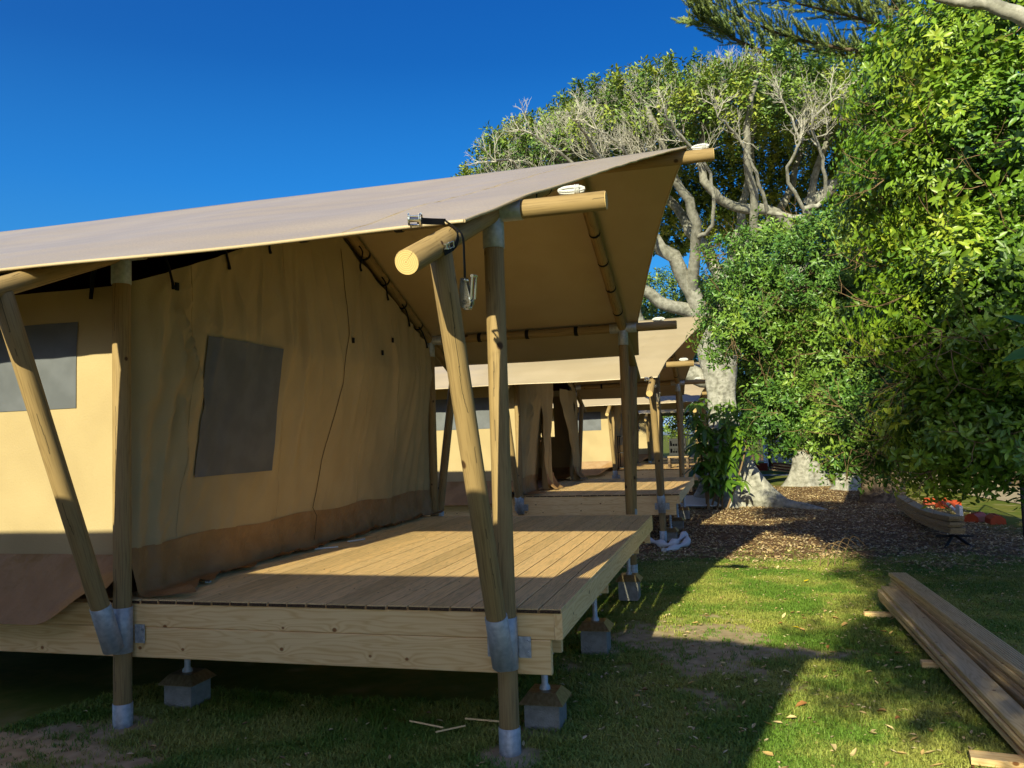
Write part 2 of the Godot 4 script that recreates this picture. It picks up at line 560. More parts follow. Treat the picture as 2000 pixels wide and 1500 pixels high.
# canvas folds: where they start, how they lean, width, height, top and length
const FOLDS := [[-0.3, -0.22, 0.022, 0.054, 2.75, 1.5], [-0.36, -0.42, 0.025, 0.047, 2.7, 1.1], [-0.5, 0.06, 0.031, -0.041, 2.8, 1.9], [-0.85, 0.1, 0.031, 0.041, 2.9, 1.2], [-1.05, -0.1, 0.025, 0.038, 3.0, 0.9], [-1.75, 0.02, 0.037, 0.061, 3.3, 1.9], [-1.95, -0.12, 0.031, -0.047, 3.3, 2.0], [-2.15, 0.06, 0.037, 0.054, 3.45, 2.2], [-2.5, -0.16, 0.031, 0.041, 3.5, 1.6], [-3.2, 0.1, 0.031, 0.041, 3.4, 1.8], [-3.9, -0.1, 0.037, 0.041, 3.1, 1.6], [-4.6, 0.12, 0.031, 0.047, 2.8, 1.6], [-0.2, -0.1, 0.018, 0.03, 2.7, 0.9], [-0.42, -0.3, 0.018, 0.028, 2.62, 0.8], [-0.62, -0.5, 0.02, 0.025, 2.75, 0.7], [-1.5, 0.2, 0.02, 0.03, 3.2, 1.0], [-2.05, 0.16, 0.02, 0.035, 3.4, 1.2], [-2.3, -0.05, 0.022, 0.035, 3.5, 1.6], [-0.15, 0.0, 0.02, 0.03, 1.9, 0.9], [-0.4, 0.12, 0.02, 0.025, 1.8, 0.75]]

func wall_x(y: float, z: float, wr: float) -> float:
	var x := -2.46
	if y < 1.44: x = lerpf(-2.47, -2.41, clampf((y - 0.74) / 0.7, 0, 1))
	elif y < 2.41: x = lerpf(-2.41, -2.28, (y - 1.44) / 0.97)
	else: x = lerpf(-2.28, -2.36, clampf((y - 2.41) / 1.1, 0, 1))
	# slack folds fall from the hanging points and gather near the corners
	var edge := exp(-absf(z + 0.3) * 3.0) + exp(-absf(z + 5.05) * 2.5)
	var w := noise.get_noise_2d(z * 75.0 + y * 14.0, y * 7.0) * 0.03 + noise_b.get_noise_2d(z * 60.0 - y * 30.0, y * 12.0 + 70.0) * 0.03
	w += sin(z * 30.0 + 4.5 * y + 2.0 * sin(y * 2.0)) * 0.022 * edge
	w += noise.get_noise_2d(z * 150.0 + y * 80.0, y * 60.0 - z * 30.0) * 0.009
	# crisp creases, strongest near the fixings
	var crease := 1.0 - absf(noise_b.get_noise_2d(z * 95.0 + y * 60.0, y * 70.0 - z * 20.0)) * 4.0
	w += maxf(0.0, crease) * 0.009 * (0.35 + edge)
	for f in FOLDS:
		var down: float = (f[4] - y) / f[5]
		if down < 0.0 or down > 1.0: continue
		var d: float = (z - f[0] - f[1] * (f[4] - y)) / (f[2] * (0.5 + down))
		w += f[3] * exp(-d * d) * sin(down * PI)
	# the sewn-in window panel stays flatter than the cloth round it
	var pane := smoothstep(-1.74, -1.6, z) * (1.0 - smoothstep(-0.74, -0.6, z)) * smoothstep(1.36, 1.5, y) * (1.0 - smoothstep(2.36, 2.5, y))
	w *= 1.0 - 0.72 * pane
	# the canvas turns the corner behind the posts
	var turn := maxf(exp(-maxf(0.0, -0.075 - z) * 9.0), exp(-maxf(0.0, z + WIDE - 0.075) * 9.0))
	x = lerpf(x, -2.43, turn)
	w *= 1.0 - 0.6 * turn
	return x + w * wr

func cabin(t: Node3D, back: float, o: Dictionary) -> void:
	var wr: float = o.get("wrinkle", 1.0)
	var open: bool = o.get("open", false)
	var zn := -0.075
	var zf := -WIDE + 0.075
	# --- front wall: canvas above, brown skirt below
	var gap := func(z: float, y: float) -> bool:
		return open and z < -1.5 and z > -4.6 and y < 3.2 - absf(z + 3.0) * 0.3
	var fw := new_st()
	var fpt := func(u: float, v: float) -> Vector3:
		var z: float = lerpf(zn, zf, u)
		var y: float = lerpf(1.04 + 0.012 * sin(z * 5.0), top_edge(z), v)
		return Vector3(wall_x(y, z, wr), y, z)
	grid(fw, 230 if o.get("seed", 1.0) < 2.0 else 90, 90 if o.get("seed", 1.0) < 2.0 else 40, fpt, func(u: float, v: float): 
		var p: Vector3 = fpt.call(u, v)
		return not gap.call(p.z, p.y), Vector2(5, 3))
	var front := obj("front_wall", fw, M.canvas, t)
	front.set_meta("label", "slack tan canvas front wall below the rafters")
	var sk := new_st()
	var spt := func(u: float, v: float) -> Vector3:
		var z: float = lerpf(zn, zf, u)
		var corner := exp(-absf(z + 0.1) * 3.0)
		var y: float = lerpf(1.045 + 0.012 * sin(z * 5.0), DECK_Y + 0.006, minf(v * 1.25, 1.0))
		var out := 0.06 * v * v + maxf(0.0, v - 0.8) * (0.55 + 1.3 * corner + 0.25 * noise.get_noise_2d(z * 90.0, 3.0))
		out += v * (0.02 * sin(z * 11.0 + 1.3) + 0.03 * noise.get_noise_2d(z * 120.0, v * 60.0 + 9.0)) + 0.05 * v * corner
		y += maxf(0.0, v - 0.8) * (0.1 + 0.35 * maxf(0.0, noise_b.get_noise_2d(z * 150.0, 20.0)) + 0.3 * corner * (0.5 + 0.5 * sin(z * 23.0)))
		return Vector3(wall_x(y, z, wr * 0.6) + 0.006 + out, y, z)
	grid(sk, 150, 16, spt, func(u: float, v: float): return not (open and lerpf(zn, zf, u) < -1.5 and lerpf(zn, zf, u) > -4.6))
	obj("front_skirt", sk, M.skirt, t)
	# mesh windows sewn into the front
	for wz in ([] if open else [[-0.68, -1.66]]):
		var ws := new_st()
		grid(ws, 60, 50, func(u: float, v: float):
			var y: float = lerpf(1.44, 2.415, v)
			var z: float = lerpf(wz[0], wz[1], u)
			return Vector3(wall_x(y, z, wr) + 0.011, y, z))
		obj("window", ws, M.mesh, front)
	for sz in [-0.56, -1.8, -3.25, -4.1, -4.75]:
		var vs := new_st()
		var vp := []
		var vr := []
		for i in 40:
			var y := lerpf(1.05, top_edge(sz) - 0.01, i / 39.0)
			vp.append(Vector3(wall_x(y, sz, wr) + 0.001, y, sz)); vr.append(0.0028)
		if not (open and sz < -1.5 and sz > -4.6):
			tube(vs, vp, vr, 5)
			obj("seam", vs, M.canvas, front)
	if not open:
		# zipped door line
		var zs := new_st()
		var zp := []
		var zr := []
		for i in 40:
			var y := lerpf(0.8, 3.5, i / 39.0)
			var z := lerpf(-2.3, -2.87, clampf((y - 0.8) / 1.9, 0, 1)) + 0.01 * sin(y * 6.0)
			zp.append(Vector3(wall_x(y, z, wr) + 0.006 + (0.05 if y < 1.05 else 0.0), y, z)); zr.append(0.0026)
		tube(zs, zp, zr, 5)
		obj("door_zip", zs, M.zip, front)
		# small black toggles
		for p in [[-0.42, 2.72], [-2.95, 2.62], [-3.62, 2.56], [-3.9, 2.72]]:
			var ts := new_st()
			box(ts, Vector3(wall_x(p[1], p[0], wr) + 0.012, p[1], p[0]), Vector3(0.014, 0.05, 0.035), 0.004)
			obj("toggle", ts, M.web, front)
	# hanging straps between rafter and canvas
	for z in [-0.32, -0.95, -1.6, -3.3, -3.85, -4.4, -4.9]:
		var hs := new_st()
		var y0 := rafter_y(mirrored(z)) - 0.02
		var y1 := top_edge(z) - 0.05
		tube(hs, smooth_path([Vector3(-2.40, y0, z), Vector3(-2.335, (y0 + y1) / 2 + 0.02, z - 0.01), Vector3(wall_x(y1, z, wr) + 0.012, y1, z - 0.015), Vector3(wall_x(y1, z, wr) + 0.02, y1 - 0.06, z - 0.02)]), [0.008, 0.008, 0.008, 0.008, 0.008, 0.008, 0.008, 0.008, 0.009, 0.01, 0.011, 0.012, 0.012], 6)
		obj("hanging_strap", hs, M.web, front)
	# --- side walls
	for side in 2:
		var z0: float = zn if side == 0 else zf
		var s := 1.0 if side == 0 else -1.0
		var hole: bool = open and side == 1
		var sw := new_st()
		var side_pt := func(u: float, v: float) -> Vector3:
			var x: float = lerpf(-2.44, back + 0.05, u)
			var y: float = lerpf(1.0, 2.68, v)
			var w := noise.get_noise_2d(x * 60.0 + 30.0, y * 20.0 + 11.0 * side) * 0.02 + noise_b.get_noise_2d(x * 150.0, y * 60.0) * 0.008
			return Vector3(x, y, z0 + s * (w * wr + 0.02 * sin((y - 1.0) / 1.68 * PI)))
		grid(sw, 90, 30, side_pt, func(u: float, v: float):
			var p: Vector3 = side_pt.call(u, v)
			return not (hole and p.x < -2.9 and p.x > -4.2 and p.y > 1.75 and p.y < 2.5))
		var wall := obj("side_wall", sw, M.canvas, t)
		if not hole:
			var ws := new_st()
			grid(ws, 20, 10, func(u: float, v: float):
				var x: float = lerpf(-2.79, -4.05, u)
				var y: float = lerpf(1.92, 2.47, v)
				var p: Vector3 = side_pt.call((x + 2.44) / (back + 0.05 + 2.44), (y - 1.0) / 1.68)
				return p + Vector3(0, 0, s * 0.006))
			obj("window", ws, M.mesh, wall)
		var ss := new_st()
		grid(ss, 90, 14, func(u: float, v: float):
			var x: float = lerpf(-2.43, back + 0.05, u)
			var drop: float = lerpf(0.83, 0.6, smoothstep(-2.46, -2.98, x))
			var y: float = lerpf(1.005, drop, v)
			var out := 0.012 + 0.17 * pow(v, 1.6) + 0.02 * noise.get_noise_2d(x * 70.0 + v * 60.0, v * 30.0)
			return Vector3(x, y, z0 + s * out))
		obj("side_skirt", ss, M.skirt, t)
		# overhead strap at the corner
		var cs := new_st()
		tube(cs, [Vector3(-2.62, 2.84, z0 + s * 0.05), Vector3(-2.64, 2.73, z0 + s * 0.05), Vector3(-2.66, 2.6, z0 + s * 0.045)], [0.018, 0.014, 0.012], 6)
		obj("hanging_strap", cs, M.web, wall)
	# --- rear wall and the dark inner roof
	var rw := new_st()
	grid(rw, 20, 10, func(u: float, v: float):
		var z: float = lerpf(zn, zf, u)
		return Vector3(back + 0.05, lerpf(0.74, top_edge(z), v), z))
	obj("rear_wall", rw, M.canvas, t)
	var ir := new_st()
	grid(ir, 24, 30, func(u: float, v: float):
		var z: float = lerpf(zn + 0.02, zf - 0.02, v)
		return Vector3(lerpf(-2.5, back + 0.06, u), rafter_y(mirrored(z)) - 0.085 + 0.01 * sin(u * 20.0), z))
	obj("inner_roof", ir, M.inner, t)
	if open: open_door(t, wr)

func open_door(t: Node3D, _wr: float) -> void:
	# two door curtains tied back to the sides of the opening
	for side in 2:
		var st := new_st()
		grid(st, 22, 36, func(u: float, v: float):
			var y: float = lerpf(3.0 if side == 0 else 2.75, DECK_Y + 0.02, v)
			var z_out: float = -1.3 if side == 0 else -4.75
			var z_in: float
			if side == 0: z_in = lerpf(-2.5, -1.85, smoothstep(0.1, 0.9, v))
			else: z_in = lerpf(-3.2, -4.35, smoothstep(0.0, 0.75, v))
			var z := lerpf(z_out, z_in, u)
			var fold := sin(u * 15.0 + v * 2.0) * 0.05 * (0.35 + v) + noise.get_noise_2d(u * 120.0, v * 90.0 + side * 50.0) * 0.05
			return Vector3(-2.33 + fold + 0.06 * v, y, z))
		obj("door_curtain", st, M.canvas, t)
		var fl := new_st()
		grid(fl, 12, 10, func(u: float, v: float):
			var z: float = lerpf(-1.35, -2.0, u) if side == 0 else lerpf(-4.75, -4.25, u)
			return Vector3(-2.28 + 0.2 * v * v + 0.05 * sin(u * 9.0), lerpf(1.04, DECK_Y + 0.015, v), z))
		obj("curtain_hem", fl, M.skirt, t)

func buckles(t: Node3D, _o: Dictionary) -> void:
	# webbing and ratchets that pull the fly down at the near front corner
	var corner := fly_point(1.0, 0.0, -7.0)
	corner.x = 0.0
	corner.y += 0.004
	var ws := new_st()
	var rdir := (Vector3(0, rafter_y(1.245), 1.245) - Vector3(0, rafter_y(0.0), 0)).normalized()
	for path in [[corner, corner + Vector3(-0.03, -0.02, 0.1), corner + Vector3(-0.045, -0.05, 0.24)],
			[corner, corner + Vector3(0.066, -0.06, 0.04), corner + Vector3(0.07, -0.13, 0.08), Vector3(0.055, rafter_y(0.9) - 0.05, 0.96)],
			[corner, corner + Vector3(0.07, -0.06, -0.01), corner + Vector3(0.07, -0.17, -0.035), corner + Vector3(0.066, -0.26, -0.05)]]:
		var pp := smooth_path(path, 4)
		for i in pp.size() - 1:
			var d: Vector3 = (pp[i + 1] - pp[i]).normalized()
			var side := d.cross(Vector3.RIGHT).normalized() if absf(d.x) < 0.8 else Vector3.BACK
			extrude(ws, PackedVector2Array([Vector2(-0.014, -0.001), Vector2(0.014, -0.001), Vector2(0.014, 0.001), Vector2(-0.014, 0.001)]), pp[i], pp[i + 1], side, d.cross(side).normalized())
	var web := obj("tie_down_webbing", ws, M.web, t)
	ratchet(corner + Vector3(-0.05, -0.055, 0.25), Basis(Vector3(0.3, 0, 0.95).normalized(), Vector3.UP, Vector3(0.95, 0, -0.3).normalized()), web, 1.0)
	ratchet(corner + Vector3(0.066, -0.33, -0.06), Basis(Vector3(0, -1, -0.15).normalized(), Vector3.RIGHT, Vector3(0, 0.15, -1).normalized()), web, 1.1)
	ratchet(Vector3(0.066, rafter_y(0.9) - 0.02, 0.95), Basis(rdir, Vector3.RIGHT, rdir.cross(Vector3.RIGHT)), web, 0.45)

func ratchet(at: Vector3, b: Basis, parent: Node, k: float) -> void:
	var st := new_st()
	for s in [-1.0, 1.0]:
		var plate := PackedVector2Array([Vector2(-0.07, -0.012), Vector2(-0.02, -0.022), Vector2(0.035, -0.024), Vector2(0.06, -0.006), Vector2(0.062, 0.014), Vector2(0.02, 0.024), Vector2(-0.03, 0.014), Vector2(-0.07, 0.008)])
		for i in plate.size(): plate[i] *= k
		var c: Vector3 = at + b.z * s * 0.02 * k
		extrude(st, plate, c - b.z * 0.0015, c + b.z * 0.0015, b.x, b.y)
	for q in [[-0.06, 0.0, 0.006], [0.03, 0.0, 0.011], [0.052, 0.008, 0.005]]:
		var c: Vector3 = at + (b.x * q[0] + b.y * q[1]) * k
		tube(st, [c - b.z * 0.027 * k, c + b.z * 0.027 * k], [q[2] * k, q[2] * k], 10)
	var wheel := at + b.x * 0.03 * k
	for s in [-1.0, 1.0]:
		tube(st, [wheel + b.z * s * 0.022 * k, wheel + b.z * s * 0.027 * k], [0.026 * k, 0.026 * k], 9)
	var h0 := at + (b.x * 0.02 + b.y * 0.028) * k
	for s in [-1.0, 1.0]:
		tube(st, [h0 + b.z * s * 0.026 * k, h0 - b.x * 0.095 * k + b.z * s * 0.026 * k + b.y * 0.012 * k], [0.005 * k, 0.005 * k], 6)
	tube(st, [h0 - b.x * 0.095 * k - b.z * 0.03 * k + b.y * 0.012 * k, h0 - b.x * 0.095 * k + b.z * 0.03 * k + b.y * 0.012 * k], [0.007 * k, 0.007 * k], 8)
	obj("ratchet_buckle", st, M.zinc, parent)

# ------------------------------------------------------------------ the deck
func decking_profile(w: float, h: float, grooves: int) -> PackedVector2Array:
	var p := PackedVector2Array([Vector2(-w / 2 + 0.003, -h / 2), Vector2(w / 2 - 0.003, -h / 2), Vector2(w / 2, -h / 2 + 0.003)])
	p.append(Vector2(w / 2, h / 2 - 0.002))
	var n := grooves
	var pitch := w / n
	for i in n:
		var x := w / 2 - pitch * i
		p.append(Vector2(x - pitch * 0.1, h / 2))
		p.append(Vector2(x - pitch * 0.7, h / 2))
		p.append(Vector2(x - pitch * 0.78, h / 2 - 0.005))
		if i < n - 1: p.append(Vector2(x - pitch * 1.02, h / 2 - 0.005))
	p.append(Vector2(-w / 2, h / 2 - 0.005))
	p.append(Vector2(-w / 2, -h / 2 + 0.003))
	return p

func footing(d: Node3D, x: float, z: float, ground: float) -> void:
	var f := Node3D.new()
	f.name = "footing"
	d.add_child(f, true)
	var st := new_st()
	box(st, Vector3(x, ground + 0.045, z), Vector3(0.2, 0.19, 0.201), 0.01)
	obj("concrete_block", st, M.concrete, f)
	st = new_st()
	# flashing plate whose rim folds downwards
	var y := ground + 0.2
	var a := 0.08
	var b := 0.128
	st.set_smooth_group(-1)
	var ins := [Vector3(x - a, y, z - a), Vector3(x + a, y, z - a), Vector3(x + a, y, z + a), Vector3(x - a, y, z + a)]
	var outs := [Vector3(x - b, y - 0.055, z - b), Vector3(x + b, y - 0.055, z - b), Vector3(x + b, y - 0.055, z + b), Vector3(x - b, y - 0.055, z + b)]
	quad(st, ins[0], ins[1], ins[2], ins[3])
	for k in 4:
		quad(st, ins[k], outs[k], outs[(k + 1) % 4], ins[(k + 1) % 4])
	for k in 4:
		var dn := Vector3(0, -0.003, 0)
		quad(st, ins[k] + dn, ins[(k + 1) % 4] + dn, outs[(k + 1) % 4] + dn, outs[k] + dn)
		quad(st, outs[k], outs[k] + dn, outs[(k + 1) % 4] + dn, outs[(k + 1) % 4])
	box(st, Vector3(x, ground + 0.165, z), Vector3(0.15, 0.05, 0.15), 0.004)
	obj("flashing_cap", st, M.cap, f)
	st = new_st()
	tube(st, [Vector3(x, y - 0.01, z), Vector3(x, y + 0.015, z), Vector3(x, y + 0.03, z), Vector3(x, 0.41, z)], [0.034, 0.03, 0.019, 0.019], 14)
	box(st, Vector3(x, 0.405, z), Vector3(0.12, 0.008, 0.12), 0.001)
	obj("stem", st, M.galv, f)

func timber_deck(at: Vector3, label: String, ground: float, bays: int, full: bool) -> void:
	var d := thing("timber_deck", label, "deck", at, 0.0, "timber decks below the tents")
	var back := -BAY * bays
	var zn := -0.06
	var zf := -4.93
	var prof := decking_profile(0.1155, 0.024, 8)
	var meshes := []
	for i in 4:
		var st := new_st()
		extrude(st, prof, Vector3(0, 0, zn + 0.0), Vector3(0, 0, zf), Vector3.RIGHT, Vector3.UP, Vector2(i * 0.27, i * 0.31))
		meshes.append(commit(st))
	var end_st := new_st()
	box(end_st, Vector3(0, -0.003, zn + 0.0015), Vector3(0.112, 0.017, 0.003), 0.0005)
	var end_mesh := commit(end_st)
	rng.seed = 900 + int(at.z)
	var x := 0.29 - 0.062
	var n := 0
	while x > -2.62:
		var k := rng.randi() % 4
		var b := put("deck_board", meshes[k], M.board[rng.randi() % 4], d)
		b.position = Vector3(x, DECK_Y - 0.012 + rng.randf_range(-0.0012, 0.0012), rng.randf_range(-0.004, 0.006))
		put("weathered_end", end_mesh, M.end_dark, b)
		x -= 0.1245
		n += 1
	var st := new_st()
	box(st, Vector3((x + 0.06 + back) / 2.0, DECK_Y - 0.014, (zn + zf - 0.35) / 2.0), Vector3(absf(back - x - 0.06), 0.02, absf(zf - 0.35 - zn)), 0.002)
	obj("floor_panel", st, M.ply, d)
	# side beams in two layers, near and far
	for side in 2:
		var z := -0.085 if side == 0 else -5.25
		st = new_st()
		box(st, Vector3((0.245 + back) / 2, 0.64, z), Vector3(0.245 - back, 0.138, 0.045), 0.004, Vector2(0.13 * side, 0.4))
		var up := obj("upper_beam", st, M.beam[0 if side == 0 else 1], d)
		up.set_meta("label", "upper side beam, knotty pale pine")
		st = new_st()
		box(st, Vector3((0.222 + back) / 2, 0.4785, z + 0.002), Vector3(0.222 - back, 0.181, 0.045), 0.005, Vector2(0.31 + 0.2 * side, 0.1))
		obj("lower_beam", st, M.beam[1 if side == 0 else 2], d)
	# fascia along the free end, in lengths butted together
	var lens := [0.0, 1.25, 2.3, 3.4, 4.87]
	for i in 4:
		st = new_st()
		extrude(st, rect(0.043, 0.138, 0.004), Vector3(0.268, 0.642, zn - 0.0 - lens[i] - 0.002), Vector3(0.268, 0.642, zn - lens[i + 1] + 0.002), Vector3.RIGHT, Vector3.UP, Vector2(0.2 * i, 0.3 * i))
		obj("fascia_board", st, M.beam[(i + 2) % 3], d)
	# joists and bearers below
	for k in 6:
		var jx := -0.25 - 0.45 * k
		st = new_st()
		box(st, Vector3(jx, 0.64, -2.67), Vector3(0.045, 0.136, 5.1), 0.003, Vector2(0.1 * k, 0.0))
		obj("joist", st, M.beam[k % 3], d)
	for z in [-0.45, -2.2, -4.3]:
		st = new_st()
		box(st, Vector3((0.2 + back) / 2, 0.49, z), Vector3(0.2 - back, 0.16, 0.045), 0.003)
		obj("bearer", st, M.beam[2], d)
		footing(d, 0.09, z, ground - at.y)
		footing(d, -2.29, z, ground - at.y)
		if full: footing(d, -4.7, z, ground - at.y)

# ------------------------------------------------------------------ leaves
func leaf_at(st: SurfaceTool, base: Vector3, dir: Vector3, up: Vector3, length: float, width: float, fold: float, droop: float, shade := Color.WHITE) -> void:
	var side := dir.cross(up).normalized()
	var nrm := side.cross(dir).normalized()
	var ks := [0.0, 0.3, 0.68, 1.0]
	var ws := [0.06, 0.95, 0.72, 0.0]
	var mid := []
	var l := []
	var r := []
	for i in 4:
		var k: float = ks[i]
		var c: Vector3 = base + dir * length * k - nrm * droop * length * k * k
		mid.append(c)
		var lift: Vector3 = nrm * fold * width * 0.5 * ws[i]
		l.append(c - side * width * 0.5 * ws[i] + lift)
		r.append(c + side * width * 0.5 * ws[i] + lift)
	st.set_color(shade)
	for i in 3:
		if i < 2:
			quad(st, mid[i], mid[i + 1], l[i + 1], l[i])
			quad(st, mid[i], r[i], r[i + 1], mid[i + 1])
		else:
			tri(st, mid[2], mid[3], l[2])
			tri(st, mid[2], r[2], mid[3])

func rand_dir() -> Vector3:
	var z := rng.randf_range(-1, 1)
	var a := rng.randf_range(0, TAU)
	var r := sqrt(1 - z * z)
	return Vector3(r * cos(a), z, r * sin(a))

# a twig set with leaves, growing along +Y from the origin
func sprig(count: int, length: float, leaf_len: float, leaf_w: float, sd: int, whorl := 0.6) -> ArrayMesh:
	var st := new_st()
	st.set_smooth_group(0)
	rng.seed = sd
	for i in count:
		var t := pow((i + 0.6) / count, 0.75)
		var a := i * 2.4 + rng.randf_range(-0.4, 0.4)
		var out := Vector3(cos(a), 0, sin(a))
		var tilt := lerpf(0.15, 1.1, t) * whorl + rng.randf_range(-0.25, 0.25)
		var d := (out * cos(tilt) + Vector3.UP * sin(tilt) + rand_dir() * 0.25).normalized()
		var base := Vector3.UP * length * t + out * 0.01 + rand_dir() * 0.03
		var s := rng.randf_range(0.75, 1.2)
		var tone := rng.randf_range(0.78, 1.2)
		leaf_at(st, base, d, (Vector3.UP + out * 0.3 + rand_dir() * 0.5).normalized(), leaf_len * s, leaf_w * s, rng.randf_range(0.25, 0.6), rng.randf_range(0.05, 0.35), Color(tone, tone, tone))
	return commit(st)

func along_y(d: Vector3, spin: float, s: float, at: Vector3) -> Transform3D:
	var b := frame_of(d)          # z along d
	b = Basis(b.x, b.z, -b.y)
	b = b * Basis(Vector3.UP, spin)
	return Transform3D(b.scaled(Vector3.ONE * s) if false else Basis(b.x * s, b.y * s, b.z * s), at)

# leaf sprigs over the skins of several ellipsoids (each: centre, radii); points inside another one are dropped
func clothe(ells: Array, density: float, depth: float, up_bias: float, hollow: float, sd: int, palette: Array, size := Vector2(0.8, 1.25), inner := 0.0) -> Array:
	var xf := []
	var cols := []
	rng.seed = sd
	for e in ells:
		var r: Vector3 = e[1]
		var area := 4.0 * PI * pow((pow(r.x * r.y, 1.6) + pow(r.x * r.z, 1.6) + pow(r.y * r.z, 1.6)) / 3.0, 1.0 / 1.6)
		for i in int(area * density):
			var d := rand_dir()
			var lumps := 1.0 + 0.3 * noise.get_noise_3dv((d * r + e[0]) * 34.0)
			var deep := rng.randf() < inner
			var k: float = lumps * (1.0 - pow(rng.randf(), 1.6) * depth / r.length() * 1.7) if not deep else rng.randf_range(0.3, 0.85)
			var p: Vector3 = e[0] + d * r * k
			if noise_b.get_noise_3dv(p * 26.0) > hollow: continue
			if not deep and k > 0.82 and noise.get_noise_3dv(p * 78.0 + Vector3(0, 500, 0)) > 0.03: continue
			var inside := false
			for e2 in ells:
				if e2 == e: continue
				var q: Vector3 = (p - e2[0]) / e2[1]
				if q.length() < 0.78: inside = true
			if inside: continue
			var nrm: Vector3 = (d / r).normalized()
			var grow := (nrm + Vector3.UP * up_bias + rand_dir() * 0.55).normalized()
			xf.append(along_y(grow, rng.randf() * TAU, rng.randf_range(size.x, size.y), p))
			var t := clampf(0.5 + noise.get_noise_3dv(p * 45.0) * 0.9 + rng.randf_range(-0.28, 0.28), 0.0, 0.999)
			var f := t * (palette.size() - 1)
			var c: Color = palette[int(f)].lerp(palette[int(f) + 1], f - int(f))
			cols.append(c)
	return [xf, cols]

func branch(st: SurfaceTool, pts: Array, r0: float, r1: float, sides := 7, wob := 0.0) -> Array:
	var sp := smooth_path(pts, 5)
	var rad := []
	for i in sp.size():
		var t := float(i) / (sp.size() - 1)
		rad.append(lerpf(r0, r1, pow(t, 0.8)))
		if wob > 0.0 and i > 0 and i < sp.size() - 1:
			sp[i] += Vector3(noise.get_noise_2d(i * 40.0, r0 * 9000.0), noise.get_noise_2d(i * 40.0, r0 * 9000.0 + 99.0), noise.get_noise_2d(i * 40.0, r0 * 9000.0 + 222.0)) * wob
	tube(st, sp, rad, sides, true, Vector2.ZERO, 0.12 if r0 > 0.1 else 0.0)
	return sp

# bare forked twigs fanning out from a point
func twig_fan(st: SurfaceTool, at: Vector3, dir: Vector3, length: float, r: float, level: int) -> void:
	var n := 3 if level > 0 else 2
	for i in n:
		var d := (dir + rand_dir() * 0.75 + Vector3.UP * 0.05).normalized()
		var l := length * rng.randf_range(0.65, 1.15)
		var mid := at + d * l * 0.5 + rand_dir() * l * 0.07
		var end := at + (d + Vector3.UP * 0.1).normalized() * l
		tube(st, [at, mid, end], [r, r * 0.8, r * 0.55], 4, false)
		if level > 0: twig_fan(st, end, (d + Vector3.UP * 0.15).normalized(), length * 0.62, r * 0.55, level - 1)
		if level > 1: twig_fan(st, mid, (d + rand_dir() * 0.6).normalized(), length * 0.45, r * 0.45, level - 2)

func ground_y(x: float, z: float) -> float:
	var y := clampf(0.0185 * z, -0.36, 0.0)
	y += 0.018 * noise.get_noise_2d(x * 22.0, z * 22.0) + 0.006 * noise_b.get_noise_2d(x * 120.0, z * 120.0)
	return y

# how much leaf litter and bare earth there is at a spot
func litter_at(x: float, z: float) -> float:
	return smoothstep(-6.4, -8.2, z + 1.1 * noise.get_noise_2d(x * 40.0, z * 40.0)) * (1.0 - smoothstep(-24.0, -27.0, z)) * smoothstep(-5.0, -3.0, x) * (1.0 - smoothstep(4.9, 6.2, x))

func bare_at(x: float, z: float) -> float:
	var n := 0.55 * noise.get_noise_2d(x * 55.0 + 90.0, z * 55.0) + 0.35 * noise_b.get_noise_2d(x * 90.0, z * 90.0)
	var d := Vector2((x - 0.85) / 1.0, (z + 2.45) / 1.45).length()
	var a := 1.0 - smoothstep(0.55, 1.05, d + n)
	d = Vector2((x + 2.9) / 1.2, (z - 0.55) / 0.75).length()
	a = maxf(a, 1.0 - smoothstep(0.55, 1.05, d + n))
	for p in [Vector2(0.02, 0.02), Vector2(-BAY, 0.02)]:
		a = maxf(a, 1.0 - smoothstep(0.5, 1.0, Vector2(x - p.x, z - p.y).length() / 0.24 + n))
	return maxf(a, 0.75 * smoothstep(0.22, 0.5, n))

